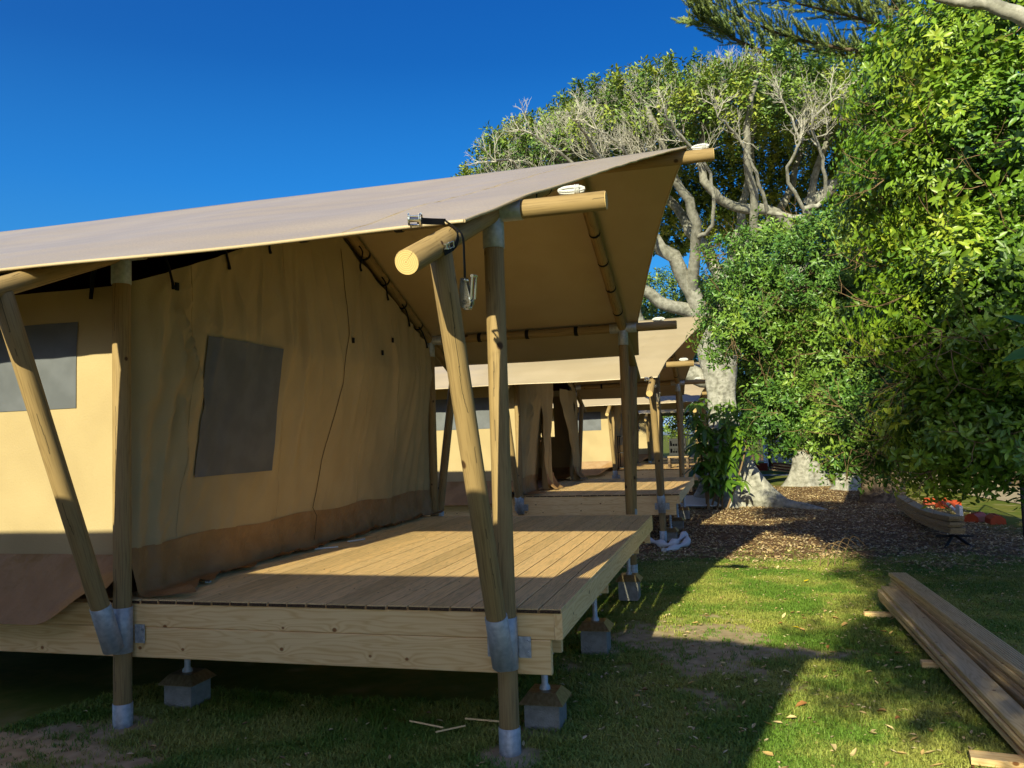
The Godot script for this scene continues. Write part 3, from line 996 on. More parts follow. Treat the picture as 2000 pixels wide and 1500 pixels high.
func build_ground() -> void:
	var size := 1024
	var span := 40.0
	var img := Image.create(size, size, true, Image.FORMAT_RGB8)
	var nz := FastNoiseLite.new()
	nz.seed = 8
	nz.frequency = 1.0
	nz.fractal_octaves = 3
	for j in size:
		var z := -34.0 + span * (j + 0.5) / size
		for i in size:
			var x := -16.0 + span * (i + 0.5) / size
			var b := bare_at(x, z)
			var l := litter_at(x, z)
			var n := nz.get_noise_2d(x * 1.3, z * 1.3)
			var n2 := nz.get_noise_2d(x * 9.0 + 60.0, z * 9.0)
			var c := Color(0.35, 0.41, 0.15).lerp(Color(0.49, 0.47, 0.22), clampf(0.45 + n * 0.9 + n2 * 0.5, 0, 1))
			c = c.lerp(Color(0.78, 0.70, 0.56).lerp(Color(0.64, 0.56, 0.43), clampf(0.5 + n2, 0, 1)), b)
			c = c.lerp(Color(0.54, 0.43, 0.31).lerp(Color(0.40, 0.31, 0.22), clampf(0.5 + n2 * 1.2, 0, 1)), l)
			img.set_pixel(i, j, c)
	img.generate_mipmaps()
	var m := tex_mat(ImageTexture.create_from_image(img), 0.95, 0.15)
	var xs := [-400.0, -150.0, -60.0, -30.0]
	var zs := [-400.0, -200.0, -100.0, -60.0, -45.0]
	var v := -16.0
	while v < 12.01:
		xs.append(v); v += 0.25
	xs.append_array([16.0, 24.0, 40.0, 80.0, 200.0, 400.0])
	v = -38.0
	while v < 8.01:
		zs.append(v); v += 0.25
	zs.append_array([14.0, 30.0, 80.0, 250.0])
	var st := new_st()
	st.set_smooth_group(0)
	var rows := []
	for x in xs:
		var row := []
		for z in zs: row.append(Vector3(x, ground_y(x, z), z))
		rows.append(row)
	for i in xs.size() - 1:
		for j in zs.size() - 1:
			var q := [rows[i][j], rows[i + 1][j], rows[i + 1][j + 1], rows[i][j + 1]]
			var uv := []
			for p in q: uv.append(Vector2((p.x + 16.0) / span, (p.z + 34.0) / span))
			quad(st, q[0], q[1], q[2], q[3], uv[0], uv[1], uv[2], uv[3])
	tag(obj("ground", st, m, self), "", "", "", "structure")

func build_grass() -> void:
	var st := new_st()
	st.set_smooth_group(0)
	rng.seed = 15
	for i in 9:
		var a := rng.randf() * TAU
		var base := Vector3(rng.randf_range(-0.025, 0.025), -0.004, rng.randf_range(-0.025, 0.025))
		var lean := Vector3(cos(a), 0, sin(a))
		var h := rng.randf_range(0.018, 0.042)
		var side := lean.cross(Vector3.UP) * 0.0024
		var mid := base + Vector3.UP * h * 0.65 + lean * h * 0.35
		var tip := base + Vector3.UP * h * 0.9 + lean * h * rng.randf_range(0.7, 1.3)
		var tone := rng.randf_range(0.75, 1.25)
		st.set_color(Color(tone, tone, tone * 0.95))
		quad(st, base - side, base + side, mid + side * 0.8, mid - side * 0.8)
		tri(st, mid - side * 0.8, mid + side * 0.8, tip)
	var tuft := commit(st)
	var xf := []
	var cols := []
	rng.seed = 16
	var tries := 150000
	for i in tries:
		# denser close to the camera
		var t := pow(rng.randf(), 1.45)
		var z := lerpf(1.3, -9.0, t)
		var x := rng.randf_range(-3.3 + t * 2.0, 3.2 + t * 3.2)
		if x < -0.35 and z < -0.75: continue
		var keep := (1.0 - bare_at(x, z) * 0.93) * (1.0 - litter_at(x, z) * 0.97)
		if x < 0.2 and z < -0.25: keep *= 0.55
		if rng.randf() > keep: continue
		var s := rng.randf_range(0.7, 1.3)
		var b := Basis(Vector3.UP, rng.randf() * TAU).scaled(Vector3(s, s * rng.randf_range(0.7, 1.2), s))
		xf.append(Transform3D(b, Vector3(x, ground_y(x, z), z)))
		var n := clampf(0.45 + 1.3 * noise.get_noise_2d(x * 42.0, z * 42.0) + 0.5 * noise_b.get_noise_2d(x * 140.0, z * 140.0) + rng.randf_range(-0.3, 0.3), 0.0, 1.0)
		cols.append(Color(0.13, 0.235, 0.022).lerp(Color(0.37, 0.375, 0.075), n))
	var o := many("lawn_grass", tuft, M.grass, xf, cols, self)
	tag(o, "short green lawn grass beside the decks", "grass", "", "stuff")

func dry_leaf_mesh(sd: int, length: float) -> ArrayMesh:
	rng.seed = sd
	var st := new_st()
	st.set_smooth_group(0)
	leaf_at(st, Vector3(-length / 2, 0.006, 0), Vector3.RIGHT, Vector3.UP, length, length * rng.randf_range(0.34, 0.5), rng.randf_range(0.2, 0.9), rng.randf_range(-0.35, 0.1))
	return commit(st)

func build_fallen_leaves() -> void:
	var shapes := []
	for i in 4: shapes.append(dry_leaf_mesh(40 + i, 0.075))
	var pal := [Color(0.62, 0.45, 0.21), Color(0.50, 0.33, 0.145), Color(0.70, 0.56, 0.30), Color(0.34, 0.2, 0.1), Color(0.58, 0.42, 0.25)]
	var sets := [[[], []], [[], []], [[], []], [[], []]]
	rng.seed = 44
	for i in 78000:
		var z := lerpf(-6.2, -25.0, pow(rng.randf(), 1.3))
		var x := rng.randf_range(-2.0, 6.2)
		if rng.randf() > litter_at(x, z) * (0.55 + 0.8 * noise.get_noise_2d(x * 70.0, z * 70.0)) + 0.012: continue
		var k := rng.randi() % 4
		var b := Basis(rand_dir(), rng.randf_range(-0.5, 0.5)) * Basis(Vector3.UP, rng.randf() * TAU)
		var s := rng.randf_range(0.4, 0.95)
		sets[k][0].append(Transform3D(Basis(b.x * s, b.y * s, b.z * s), Vector3(x, ground_y(x, z) + 0.008, z)))
		sets[k][1].append(pal[rng.randi() % 5] * rng.randf_range(0.75, 1.15))
	# thin scatter over the lawn
	for i in 5200:
		var z := rng.randf_range(-7.5, 1.0)
		var x := rng.randf_range(-3.0, 5.2)
		if x < -0.2 and z < -0.6 or rng.randf() < 0.55 - 0.15 * x: continue
		var k := rng.randi() % 4
		var b := Basis(rand_dir(), rng.randf_range(-0.4, 0.4)) * Basis(Vector3.UP, rng.randf() * TAU)
		var s := rng.randf_range(0.25, 0.6)
		sets[k][0].append(Transform3D(Basis(b.x * s, b.y * s, b.z * s), Vector3(x, ground_y(x, z) + 0.016, z)))
		sets[k][1].append(pal[rng.randi() % 5] * rng.randf_range(0.8, 1.3))
	var root := thing("leaf_litter", "carpet of dry brown fig leaves under the trees", "leaf litter")
	root.set_meta("kind", "stuff")
	for k in 4:
		many("dry_leaves", shapes[k], M.dry, sets[k][0], sets[k][1], root).set_meta("kind", "stuff")
	# the largest leaves lying on the near lawn, each on its own
	var mats := []
	for c in [Color8(206, 172, 108), Color8(186, 148, 92), Color8(220, 194, 138), Color8(150, 104, 62)]:
		var m := plain(c, 0.8, 0.2)
		m.backlight_enabled = true
		m.backlight = Color(0.1, 0.07, 0.03)
		mats.append(m)
	rng.seed = 46
	var n := 0
	while n < 70:
		var z := rng.randf_range(-4.2, 0.4)
		var x := rng.randf_range(0.5, 2.35)
		if rng.randf() > 0.25 + 0.4 * (x - 0.5): continue
		var o := put("fallen_leaf", shapes[rng.randi() % 4], mats[rng.randi() % 4], self)
		o.position = Vector3(x, ground_y(x, z) + 0.022, z)
		o.rotation = Vector3(rng.randf_range(-0.4, 0.4), rng.randf() * TAU, rng.randf_range(-0.4, 0.4))
		o.scale = Vector3.ONE * rng.randf_range(0.6, 1.05)
		tag(o, "dry curled leaf lying on the lawn before the plank stack", "leaf", "fallen leaves on the lawn")
		n += 1
	for p in [Vector3(1.62, 0, -3.05), Vector3(1.9, 0, -5.6)]:
		var ym := plain(Color8(226, 196, 30), 0.7)
		var o := put("fallen_leaf", shapes[1], ym, self)
		o.position = Vector3(p.x, ground_y(p.x, p.z) + 0.03, p.z)
		o.rotation.y = p.z
		tag(o, "bright yellow fallen leaf on the sunlit lawn, %s" % ("nearer one" if p.z > -4.0 else "farther one"), "leaf", "fallen leaves on the lawn")

# ------------------------------------------------------------------ trees
const FIG_PALETTE := [Color(0.062, 0.125, 0.020), Color(0.112, 0.194, 0.025), Color(0.194, 0.275, 0.033), Color(0.312, 0.350, 0.043)]

func fig_tree() -> void:
	var t := thing("fig_tree", "old spreading fig with pale snaking limbs and domed crown", "tree", Vector3(0.95, -0.34, -17.9))
	var at := t.position
	var L := func(x: float, y: float, z: float) -> Vector3: return Vector3(x, y, z) - at
	# buttressed trunk as one skin
	var st := new_st()
	grid(st, 64, 40, func(u: float, v: float):
		var a: float = u * TAU
		var y: float = v * 4.3
		var flare := exp(-y * 1.15)
		var ribs := 0.0
		for b in [[0.35, 1.9], [1.5, 0.9], [2.6, 1.0], [3.6, 0.8], [4.7, 1.0], [5.6, 0.7]]:
			ribs += b[1] * pow(maxf(0.0, cos(angle_difference(a, b[0]))), 14.0)
		var r := 0.31 + 0.10 * sin(a * 3.0 + y * 0.4) * flare + flare * (0.22 + 0.85 * ribs) + 0.05 * noise.get_noise_3d(cos(a) * 50.0, y * 26.0, sin(a) * 50.0) + 0.2 * smoothstep(2.9, 4.3, y)
		var lean := Vector3(-0.02 * y, 0, 0.02 * y)
		return Vector3(cos(a) * r, y - 0.2, sin(a) * r) + lean)
	var trunk := obj("trunk", st, M.bark, t)
	trunk.set_meta("label", "thick pale grey trunk with buttress roots")
	# a long surface root running to the right
	st = new_st()
	tube(st, smooth_path([L.call(1.3, -0.05, -17.8), L.call(1.9, -0.2, -17.3), L.call(2.5, -0.3, -16.8), L.call(3.2, -0.37, -16.2)], 6), [0.34, 0.33, 0.31, 0.3, 0.28, 0.26, 0.25, 0.24, 0.23, 0.21, 0.2, 0.19, 0.17, 0.16, 0.15, 0.13, 0.11, 0.09, 0.07].slice(0, 19), 10, true, Vector2.ZERO, 0.2)
	obj("surface_root", st, M.bark, t)
	# main limbs
	var limbs := [
		[[Vector3(0.7, 3.4, -17.9), Vector3(0.45, 4.9, -17.2), Vector3(-0.3, 6.2, -16.2), Vector3(-1.4, 7.0, -15.2), Vector3(-2.6, 8.3, -14.6)], 0.30, 0.07],
		[[Vector3(0.8, 3.2, -18.0), Vector3(1.1, 5.0, -17.9), Vector3(1.5, 6.6, -17.4), Vector3(1.9, 8.2, -16.8), Vector3(2.0, 9.3, -16.2)], 0.24, 0.04],
		[[Vector3(0.9, 3.4, -18.2), Vector3(2.0, 4.6, -18.2), Vector3(2.9, 6.0, -17.6), Vector3(3.2, 7.0, -16.6), Vector3(3.6, 8.4, -15.6)], 0.26, 0.06],
		[[Vector3(2.95, 6.2, -17.4), Vector3(2.4, 6.9, -16.6), Vector3(1.3, 6.95, -15.6), Vector3(0.75, 7.6, -14.9), Vector3(0.85, 8.7, -14.3)], 0.17, 0.07],
		[[Vector3(3.2, 7.0, -16.6), Vector3(3.9, 7.5, -16.2), Vector3(4.3, 8.3, -15.4), Vector3(4.2, 9.4, -14.8)], 0.18, 0.06],
		[[Vector3(0.6, 3.0, -18.0), Vector3(-0.4, 3.4, -17.6), Vector3(-1.1, 4.6, -16.9), Vector3(-1.5, 5.9, -16.4), Vector3(-2.6, 7.2, -16.0), Vector3(-4.2, 8.0, -15.6)], 0.27, 0.08],
		[[Vector3(-0.6, 3.5, -17.5), Vector3(-1.3, 3.8, -17.0), Vector3(-1.75, 4.9, -16.6), Vector3(-1.8, 6.0, -16.2)], 0.2, 0.1],
		[[Vector3(0.5, 4.6, -17.4), Vector3(-0.7, 5.1, -16.6), Vector3(-1.9, 6.4, -15.4), Vector3(-3.4, 7.9, -14.4)], 0.2, 0.06],
		[[Vector3(1.2, 5.2, -17.9), Vector3(0.5, 6.8, -18.4), Vector3(-0.6, 8.4, -18.6), Vector3(-2.4, 9.6, -18.4)], 0.22, 0.06],
		[[Vector3(2.0, 4.7, -18.3), Vector3(3.6, 6.2, -19.4), Vector3(5.2, 8.0, -19.8), Vector3(6.4, 9.4, -19.4)], 0.24, 0.06],
		[[Vector3(1.4, 6.2, -17.5), Vector3(2.6, 7.4, -18.8), Vector3(3.4, 9.4, -19.4)], 0.2, 0.06],
		[[Vector3(0.3, 5.2, -17.0), Vector3(0.55, 6.6, -15.6), Vector3(0.1, 7.6, -14.4), Vector3(-0.3, 8.8, -13.6)], 0.17, 0.06],
		[[Vector3(1.0, 4.2, -18.0), Vector3(1.7, 5.6, -16.6), Vector3(1.9, 6.5, -15.6), Vector3(1.75, 7.9, -14.2), Vector3(2.0, 9.0, -13.6)], 0.16, 0.06],
		[[Vector3(-0.42, 6.05, -14.76), Vector3(-0.66, 7.24, -13.78), Vector3(-0.82, 7.94, -13.07), Vector3(-1.26, 8.51, -12.50)], 0.06, 0.02],
		[[Vector3(-1.29, 6.63, -14.79), Vector3(-2.08, 7.76, -13.78), Vector3(-2.49, 8.23, -13.02), Vector3(-2.69, 8.68, -12.72)], 0.06, 0.02],
		[[Vector3(-0.59, 6.46, -14.89), Vector3(-1.41, 7.72, -13.55), Vector3(-1.60, 8.30, -12.84), Vector3(-1.70, 8.77, -12.57)], 0.06, 0.02],
		[[Vector3(-2.93, 7.32, -14.00), Vector3(-3.31, 7.96, -13.23), Vector3(-3.52, 8.17, -12.74)], 0.06, 0.02],
		[[Vector3(2.17, 6.39, -15.22), Vector3(1.91, 7.20, -14.27), Vector3(1.57, 8.08, -13.71), Vector3(1.18, 8.69, -13.15)], 0.06, 0.02],
		[[Vector3(2.93, 6.37, -15.01), Vector3(2.54, 7.12, -14.24), Vector3(2.81, 7.81, -13.74), Vector3(2.54, 8.86, -13.50)], 0.06, 0.02],
		[[Vector3(3.36, 6.65, -14.91), Vector3(3.28, 7.36, -14.21), Vector3(3.07, 8.14, -13.69), Vector3(3.45, 8.85, -13.54)], 0.06, 0.02],
		[[Vector3(0.92, 6.36, -15.09), Vector3(0.93, 7.33, -14.31), Vector3(0.41, 8.12, -13.39), Vector3(0.14, 8.77, -12.96)], 0.06, 0.02]]
	var nodes := []
	var ts := new_st()
	var limb_no := 0
	for l in limbs:
		st = new_st()
		var pts := []
		for p in l[0]: pts.append(p - at)
		if l[1] < 0.1:
			# slender limbs spring from the nearest stout one below them
			var first: Vector3 = pts[0]
			var root := first
			var near := 1e9
			for n in nodes:
				var away: float = n.distance_to(first) + maxf(0.0, n.y - first.y) * 3.0
				if away < near:
					near = away; root = n
			pts.insert(0, root)
			pts[pts.size() - 1] += Vector3(0.0, -0.55, 0.1)
			pts[pts.size() - 2] += Vector3(0.0, -0.2, 0.05)
		var sp := branch(st, pts, l[1], l[2], 10, 0.12 if l[1] > 0.1 else 0.05)
		obj("limb", st, M.bark, t)
		if l[1] < 0.1:
			var e: Vector3 = sp[sp.size() - 1]
			var go: Vector3 = (e - sp[sp.size() - 5]).normalized()
			rng.seed = 6000 + limb_no
			twig_fan(ts, e, (go + Vector3.UP * 0.4 + Vector3.BACK * 0.3).normalized(), 0.36, 0.017, 3)
			twig_fan(ts, sp[int(sp.size() * 0.7)], (go + rand_dir() * 0.5 + Vector3.BACK * 0.3).normalized(), 0.38, 0.014, 3)
		limb_no += 1
		for i in range(int(sp.size() * 0.3), sp.size()): nodes.append(sp[i])
	# crown shell: centre and radii
	var c: Vector3 = L.call(0.6, 6.9, -18.0)
	var r := Vector3(6.9, 3.85, 5.0)
	var lump := func(d: Vector3) -> float:
		return 1.0 + 0.10 * noise.get_noise_3dv(d * 130.0) + 0.05 * noise_b.get_noise_3dv(d * 330.0)
	# secondary branches reach from the limbs to the shell and end in bare twigs
	rng.seed = 61
	for i in 150:
		var a := rng.randf_range(-0.15, 1.0) * PI
		if i > 125: a = rng.randf() * TAU
		var el := asin(rng.randf_range(0.12, 0.85))
		var d := Vector3(cos(a) * cos(el), sin(el), sin(a) * cos(el))
		var tip: Vector3 = c + d * r * lump.call(d) * 0.86
		var from: Vector3 = nodes[0]
		var best := 1e9
		for n in nodes:
			var q: float = n.distance_to(tip) + rng.randf() * 0.6
			if q < best:
				best = q; from = n
		var span := tip - from
		var side := span.cross(Vector3.UP).normalized() * rng.randf_range(-0.22, 0.22) * span.length()
		var m1: Vector3 = from + span * 0.3 + side + Vector3.DOWN * 0.08 * span.length()
		var m2: Vector3 = from + span * 0.65 - side * 0.5 + Vector3.DOWN * 0.06 * span.length()
		var r0 := clampf(0.014 + span.length() * 0.013, 0.02, 0.06)
		var bs := new_st()
		var sp := branch(bs, [from, m1, m2, tip], r0, 0.011, 6, 0.2)
		obj("branch", bs, M.bark, t)
		nodes.append(sp[int(sp.size() * 0.6)])
		twig_fan(ts, sp[int(sp.size() * 0.62)], (d + Vector3.UP * 0.5).normalized(), 0.6, 0.009, 2)
		twig_fan(ts, tip, (d + Vector3.UP * 0.4).normalized(), 0.5, 0.008, 2)
	obj("bare_twigs", ts, M.twig, t).set_meta("kind", "stuff")
	# foliage
	var xf := []
	var cols := []
	rng.seed = 62
	for i in 30000:
		var d := rand_dir()
		var low := 0.33 if d.z > -0.25 else 0.12
		if d.y < low + 0.12 * noise.get_noise_3dv(d * 90.0): continue
		var k: float = lump.call(d) * (1.0 - 0.16 * pow(rng.randf(), 1.5))
		if rng.randf() < 0.3: k *= rng.randf_range(0.7, 0.97)
		var p: Vector3 = c + d * r * k
		if d.z > -0.3 and noise_b.get_noise_3dv(p * 30.0) > 0.34: continue
		# thin where bare twigs show
		if d.z > -0.3 and noise.get_noise_3dv(p * 60.0 + Vector3(300, 0, 0)) > 0.16 and rng.randf() < 0.72: continue
		var grow := ((d / r).normalized() + Vector3.UP * 0.7 + rand_dir() * 0.6).normalized()
		xf.append(along_y(grow, rng.randf() * TAU, rng.randf_range(0.8, 1.35), p))
		var tt := clampf(0.55 + noise.get_noise_3dv(p * 30.0) * 0.9 + rng.randf_range(-0.3, 0.3), 0.0, 0.999)
		var f := tt * 3.0
		cols.append(FIG_PALETTE[int(f)].lerp(FIG_PALETTE[int(f) + 1], f - int(f)))
	many("crown", leaf_sets.fig, M.leaf, xf, cols, t).set_meta("kind", "stuff")

func tree_of_masses(called: String, label: String, base: Vector3, trunk_pts: Array, tr: Array, ells: Array, leaf: Mesh, density: float, palette: Array, sd: int, hollow: float, twigs: int, size := Vector2(0.8, 1.2), bark: Material = null, up := 0.35) -> Node3D:
	var t := thing(called, label, "tree", base)
	if bark == null: bark = M.bark
	var st := new_st()
	var pts := []
	for p in trunk_pts: pts.append(p - base)
	var main := branch(st, pts, tr[0], tr[1], 12, 0.0)
	obj("trunk", st, bark, t)
	rng.seed = sd + 5
	var le := []
	for e in ells: le.append([e[0] - base, e[1]])
	for e in le:
		st = new_st()
		var from: Vector3 = main[int(main.size() * 0.55)]
		var best := 1e9
		for i in range(int(main.size() * 0.4), main.size()):
			if main[i].distance_to(e[0]) < best:
				best = main[i].distance_to(e[0]); from = main[i]
		var span: Vector3 = e[0] - from
		branch(st, [from, from + span * 0.4 + Vector3.UP * 0.15 * span.length() + rand_dir() * 0.1 * span.length(), from + span * 0.8 + rand_dir() * 0.06 * span.length(), e[0]], clampf(0.03 + 0.022 * span.length(), 0.04, 0.2), 0.03, 8, 0.05)
		for k in 5:
			var d := rand_dir()
			branch(st, [e[0], e[0] + d * e[1] * 0.45 + rand_dir() * 0.1, e[0] + d * e[1] * 0.9], 0.025, 0.008, 5)
		obj("limb", st, bark, t)
	if twigs > 0:
		st = new_st()
		for k in twigs:
			var e: Array = le[rng.randi() % le.size()]
			var d := rand_dir()
			d.z = absf(d.z)
			twig_fan(st, e[0] + d * e[1] * 0.9, (d + rand_dir() * 0.6).normalized(), 0.3, 0.0045, 1)
		obj("bare_twigs", st, M.brown_twig, t).set_meta("kind", "stuff")
	var res := clothe(le, density, 0.6, up, hollow, sd, palette, size, 0.22)
	many("crown", leaf, M.leaf, res[0], res[1], t).set_meta("kind", "stuff")
	return t

func right_trees() -> void:
	var dark := [Color(0.058, 0.143, 0.023), Color(0.091, 0.195, 0.029), Color(0.150, 0.260, 0.034), Color(0.221, 0.319, 0.039)]
	var bright := [Color(0.079, 0.181, 0.014), Color(0.147, 0.265, 0.018), Color(0.215, 0.334, 0.023), Color(0.351, 0.418, 0.031)]
	# the fine-leaved tree whose low boughs hang behind the second deck
	tree_of_masses("bushy_tree", "dense dark green tree with drooping boughs beside the second deck", Vector3(4.75, -0.36, -18.6),
		[Vector3(4.75, -0.5, -18.6), Vector3(4.75, 0.6, -18.5), Vector3(4.5, 2.2, -17.6), Vector3(3.9, 3.4, -14.5), Vector3(3.2, 3.4, -10.5), Vector3(2.7, 3.1, -8.2)], [0.62, 0.1],
		[[Vector3(1.97, 3.75, -7.77), Vector3(1.0, 0.74, 1.0)], [Vector3(1.55, 3.2, -7.71), Vector3(0.85, 0.66, 0.9)], [Vector3(2.0, 1.78, -7.41), Vector3(0.82, 0.5, 0.82)], [Vector3(2.72, 3.5, -7.47), Vector3(1.0, 0.94, 1.0)], [Vector3(2.85, 2.35, -7.2), Vector3(0.9, 0.92, 0.9)], [Vector3(2.95, 1.55, -6.11), Vector3(0.95, 0.48, 0.95)], [Vector3(3.9, 1.95, -6.3), Vector3(0.9, 0.75, 0.9)]],
		leaf_sets.fine, 165.0, dark, 201, 0.32, 90, Vector2(0.65, 1.3), M.dark_bark)
	# the large-leaved tree that fills the right of the view
	var t := tree_of_masses("broadleaf_tree", "tall leafy tree with glossy yellow green leaves over the plank stack", Vector3(6.4, -0.1, -5.2),
		[Vector3(6.4, -0.3, -5.2), Vector3(6.3, 1.2, -5.1), Vector3(5.9, 2.6, -4.8), Vector3(5.2, 4.0, -4.5), Vector3(4.6, 5.0, -4.5)], [0.34, 0.1],
		[[Vector3(3.4, 5.1, -4.96), Vector3(0.82, 0.66, 0.85)], [Vector3(3.74, 4.98, -4.02), Vector3(0.94, 0.52, 0.94)], [Vector3(3.6, 3.84, -3.73), Vector3(1.12, 0.85, 1.1)], [Vector3(3.11, 3.87, -4.85), Vector3(0.72, 0.86, 0.73)], [Vector3(3.25, 2.61, -3.51), Vector3(0.98, 0.8, 0.95)], [Vector3(3.2, 1.56, -3.78), Vector3(0.74, 0.5, 0.76)], [Vector3(4.4, 2.97, -3.54), Vector3(0.95, 1.7, 0.93)]],
		leaf_sets.broad, 175.0, bright, 301, 0.24, 130, Vector2(0.6, 1.35), M.dark_bark)
	# a long bare bough crossing the top corner
	var st := new_st()
	branch(st, [Vector3(5.2, 4.0, -4.5) - t.position, Vector3(4.2, 4.1, -2.6) - t.position, Vector3(3.31, 4.27, -1.87) - t.position, Vector3(2.99, 4.43, -1.77) - t.position, Vector3(2.72, 4.46, -1.7) - t.position, Vector3(2.45, 4.62, -1.6) - t.position], 0.09, 0.02, 9, 0.02)
	obj("bough", st, M.bark, t)
	# the biggest leaves facing the camera, one by one
	var shapes := []
	for i in 3:
		rng.seed = 330 + i
		st = new_st()
		st.set_smooth_group(0)
		leaf_at(st, Vector3.ZERO, Vector3.UP, Vector3.BACK, 0.072, 0.033, 0.4, 0.25)
		shapes.append(commit(st))
	var mats := []
	for c in [Color(0.10, 0.17, 0.014), Color(0.17, 0.22, 0.018), Color(0.25, 0.28, 0.024), Color(0.36, 0.33, 0.03)]:
		var m := plain(c.linear_to_srgb(), 0.36, 0.5)
		m.backlight_enabled = true
		m.backlight = Color(0.25, 0.35, 0.05)
		mats.append(m)
	rng.seed = 340
	var centres := [[Vector3(3.6, 3.84, -3.73), Vector3(1.12, 0.85, 1.1)], [Vector3(3.25, 2.61, -3.51), Vector3(0.98, 0.8, 0.95)], [Vector3(3.74, 4.98, -4.02), Vector3(0.94, 0.52, 0.94)]]
	for i in 240:
		var e: Array = centres[rng.randi() % 3]
		var d := Vector3(rng.randf_range(-0.9, 0.3), rng.randf_range(-0.7, 0.8), rng.randf_range(0.3, 1.0)).normalized()
		var p: Vector3 = e[0] + d * e[1] * rng.randf_range(1.02, 1.13)
		var o := put("leaf", shapes[rng.randi() % 3], mats[mini(3, int(absf(rng.randfn(0.9, 0.9))))], t)
		o.transform = along_y((d * 0.8 + rand_dir() * 0.7 + Vector3.UP * 0.1).normalized(), rng.randf() * TAU, rng.randf_range(0.75, 1.15), p - t.position)

func shade_tree() -> void:
	# stands behind the camera on the right; its crown throws the dappled shade over the planks
	tree_of_masses("shade_tree", "leafy tree outside the view that shades the plank stack", Vector3(6.2, 0, 8.0),
		[Vector3(6.2, -0.2, 8.0), Vector3(6.1, 1.5, 8.0), Vector3(5.7, 3.2, 8.0), Vector3(5.0, 4.6, 8.2)], [0.3, 0.1],
		[[Vector3(2.8, 5.95, 9.0), Vector3(1.8, 1.85, 1.5)], [Vector3(1.75, 7.15, 9.3), Vector3(0.9, 0.75, 0.9)], [Vector3(2.5, 4.05, 6.9), Vector3(1.75, 0.95, 1.5)], [Vector3(3.2, 5.3, 6.6), Vector3(1.9, 1.1, 1.5)], [Vector3(6.2, 5.2, 7.2), Vector3(2.0, 1.8, 2.6)]],
		leaf_sets.broad, 85.0, [Color(0.06, 0.12, 0.012), Color(0.11, 0.18, 0.015)], 401, 0.55, 0)

func other_trunks() -> void:
	# stout fig trunk behind, with its crown high in the canopy
	for d in [["fig_tree", "squat pale fig trunk standing behind the bushy tree", Vector3(3.45, -0.36, -25.6), 0.52, 0],
			["fig_tree", "broad fig standing far behind on the right, dark trunk", Vector3(9.0, -0.36, -27.0), 0.6, 1]]:
		var p: Vector3 = d[2]
		tree_of_masses(d[0], d[1], p, [p + Vector3(0, -0.2, 0), p + Vector3(0.05, 0.35, 0), p + Vector3(0.1, 1.6, 0), p + Vector3(0.4, 3.2, -0.6), p + Vector3(0.7, 5.0, -1.0)], [d[3], 0.3],
			[[p + Vector3(2.2, 5.8, -1.0), Vector3(3.0, 2.1, 2.6)], [p + Vector3(-1.6, 6.0, -2.5), Vector3(3.2, 2.2, 2.4)], [p + Vector3(1.0, 3.6, -3.5), Vector3(3.4, 1.7, 1.5)], [p + Vector3(-2.8, 3.6, -5.5), Vector3(2.4, 1.8, 1.5)], [p + Vector3(0.5, 6.6, -4.5), Vector3(4.0, 2.4, 1.6)], [p + Vector3(-5.0, 6.4, -4.0), Vector3(2.6, 1.9, 1.6)]],
			leaf_sets.fig, 30.0, FIG_PALETTE, 500 + int(d[4]) * 10, 0.5, 0, Vector2(1.0, 1.5), M.bark if d[4] == 0 else M.dark_bark)
		var host := get_child(get_child_count() - 1)
		var fl := new_st()
		grid(fl, 48, 14, func(u: float, v: float):
			var a: float = u * TAU
			var y: float = v * 1.1
			var r: float = d[3] * (0.97 - 0.12 * v) + exp(-y * 2.6) * (0.22 + 0.3 * pow(0.5 + 0.5 * sin(a * 5.0 + d[4]), 3.0)) + 0.05 * noise.get_noise_3d(cos(a) * 60.0, y * 50.0, sin(a) * 60.0)
			return Vector3(cos(a) * r + 0.05 * v, y - 0.12, sin(a) * r))
		obj("root_flare", fl, M.bark if d[4] == 0 else M.dark_bark, host)
	# weathered stump between the trunks
	var s := thing("tree_stump", "low weathered stump with shaggy bark between the trunks", "stump", Vector3(4.5, -0.36, -23.4))
	var st := new_st()
	grid(st, 40, 12, func(u: float, v: float):
		var a: float = u * TAU
		var r := 0.55 * (1.0 - 0.45 * v) + 0.09 * sin(a * 5.0) * (1.0 - v) + 0.07 * noise.get_noise_3d(cos(a) * 90.0, v * 60.0, sin(a) * 90.0)
		if v > 0.93: r = 0.02
		return Vector3(cos(a) * r, v * 0.42 * (1.0 + 0.3 * sin(a * 2.0)) - 0.05, sin(a) * r))
	obj("stump_body", st, M.bark, s)
	# far trees closing the view above the fence
	rng.seed = 71
	for i in 9:
		var x := -34.0 + i * 9.5 + rng.randf_range(-2, 2)
		var p := Vector3(x, -0.36, -58.0 + rng.randf_range(-5, 5))
		var h := rng.randf_range(0.8, 1.25)
		tree_of_masses("far_tree", "distant round tree beyond the fence, %s" % ["farthest left", "second from the far left", "third from the far left", "left of the middle", "in the middle", "right of the middle", "third from the far right", "second from the far right", "farthest right"][i], p, [p, p + Vector3(0, 1.4 * h, 0), p + Vector3(0.2, 3.0 * h, 0)], [0.28, 0.1],
			[[p + Vector3(0, 3.6 * h, 0), Vector3(2.6, 1.9, 2.4) * h], [p + Vector3(2.2, 2.8 * h, 0.5), Vector3(2.0, 1.5, 1.8) * h], [p + Vector3(-2.0, 2.9 * h, 0.3), Vector3(2.1, 1.5, 1.8) * h]],
			leaf_sets.fig, 5.0, FIG_PALETTE, 720 + i, 0.5, 0, Vector2(1.8, 2.6), M.dark_bark)

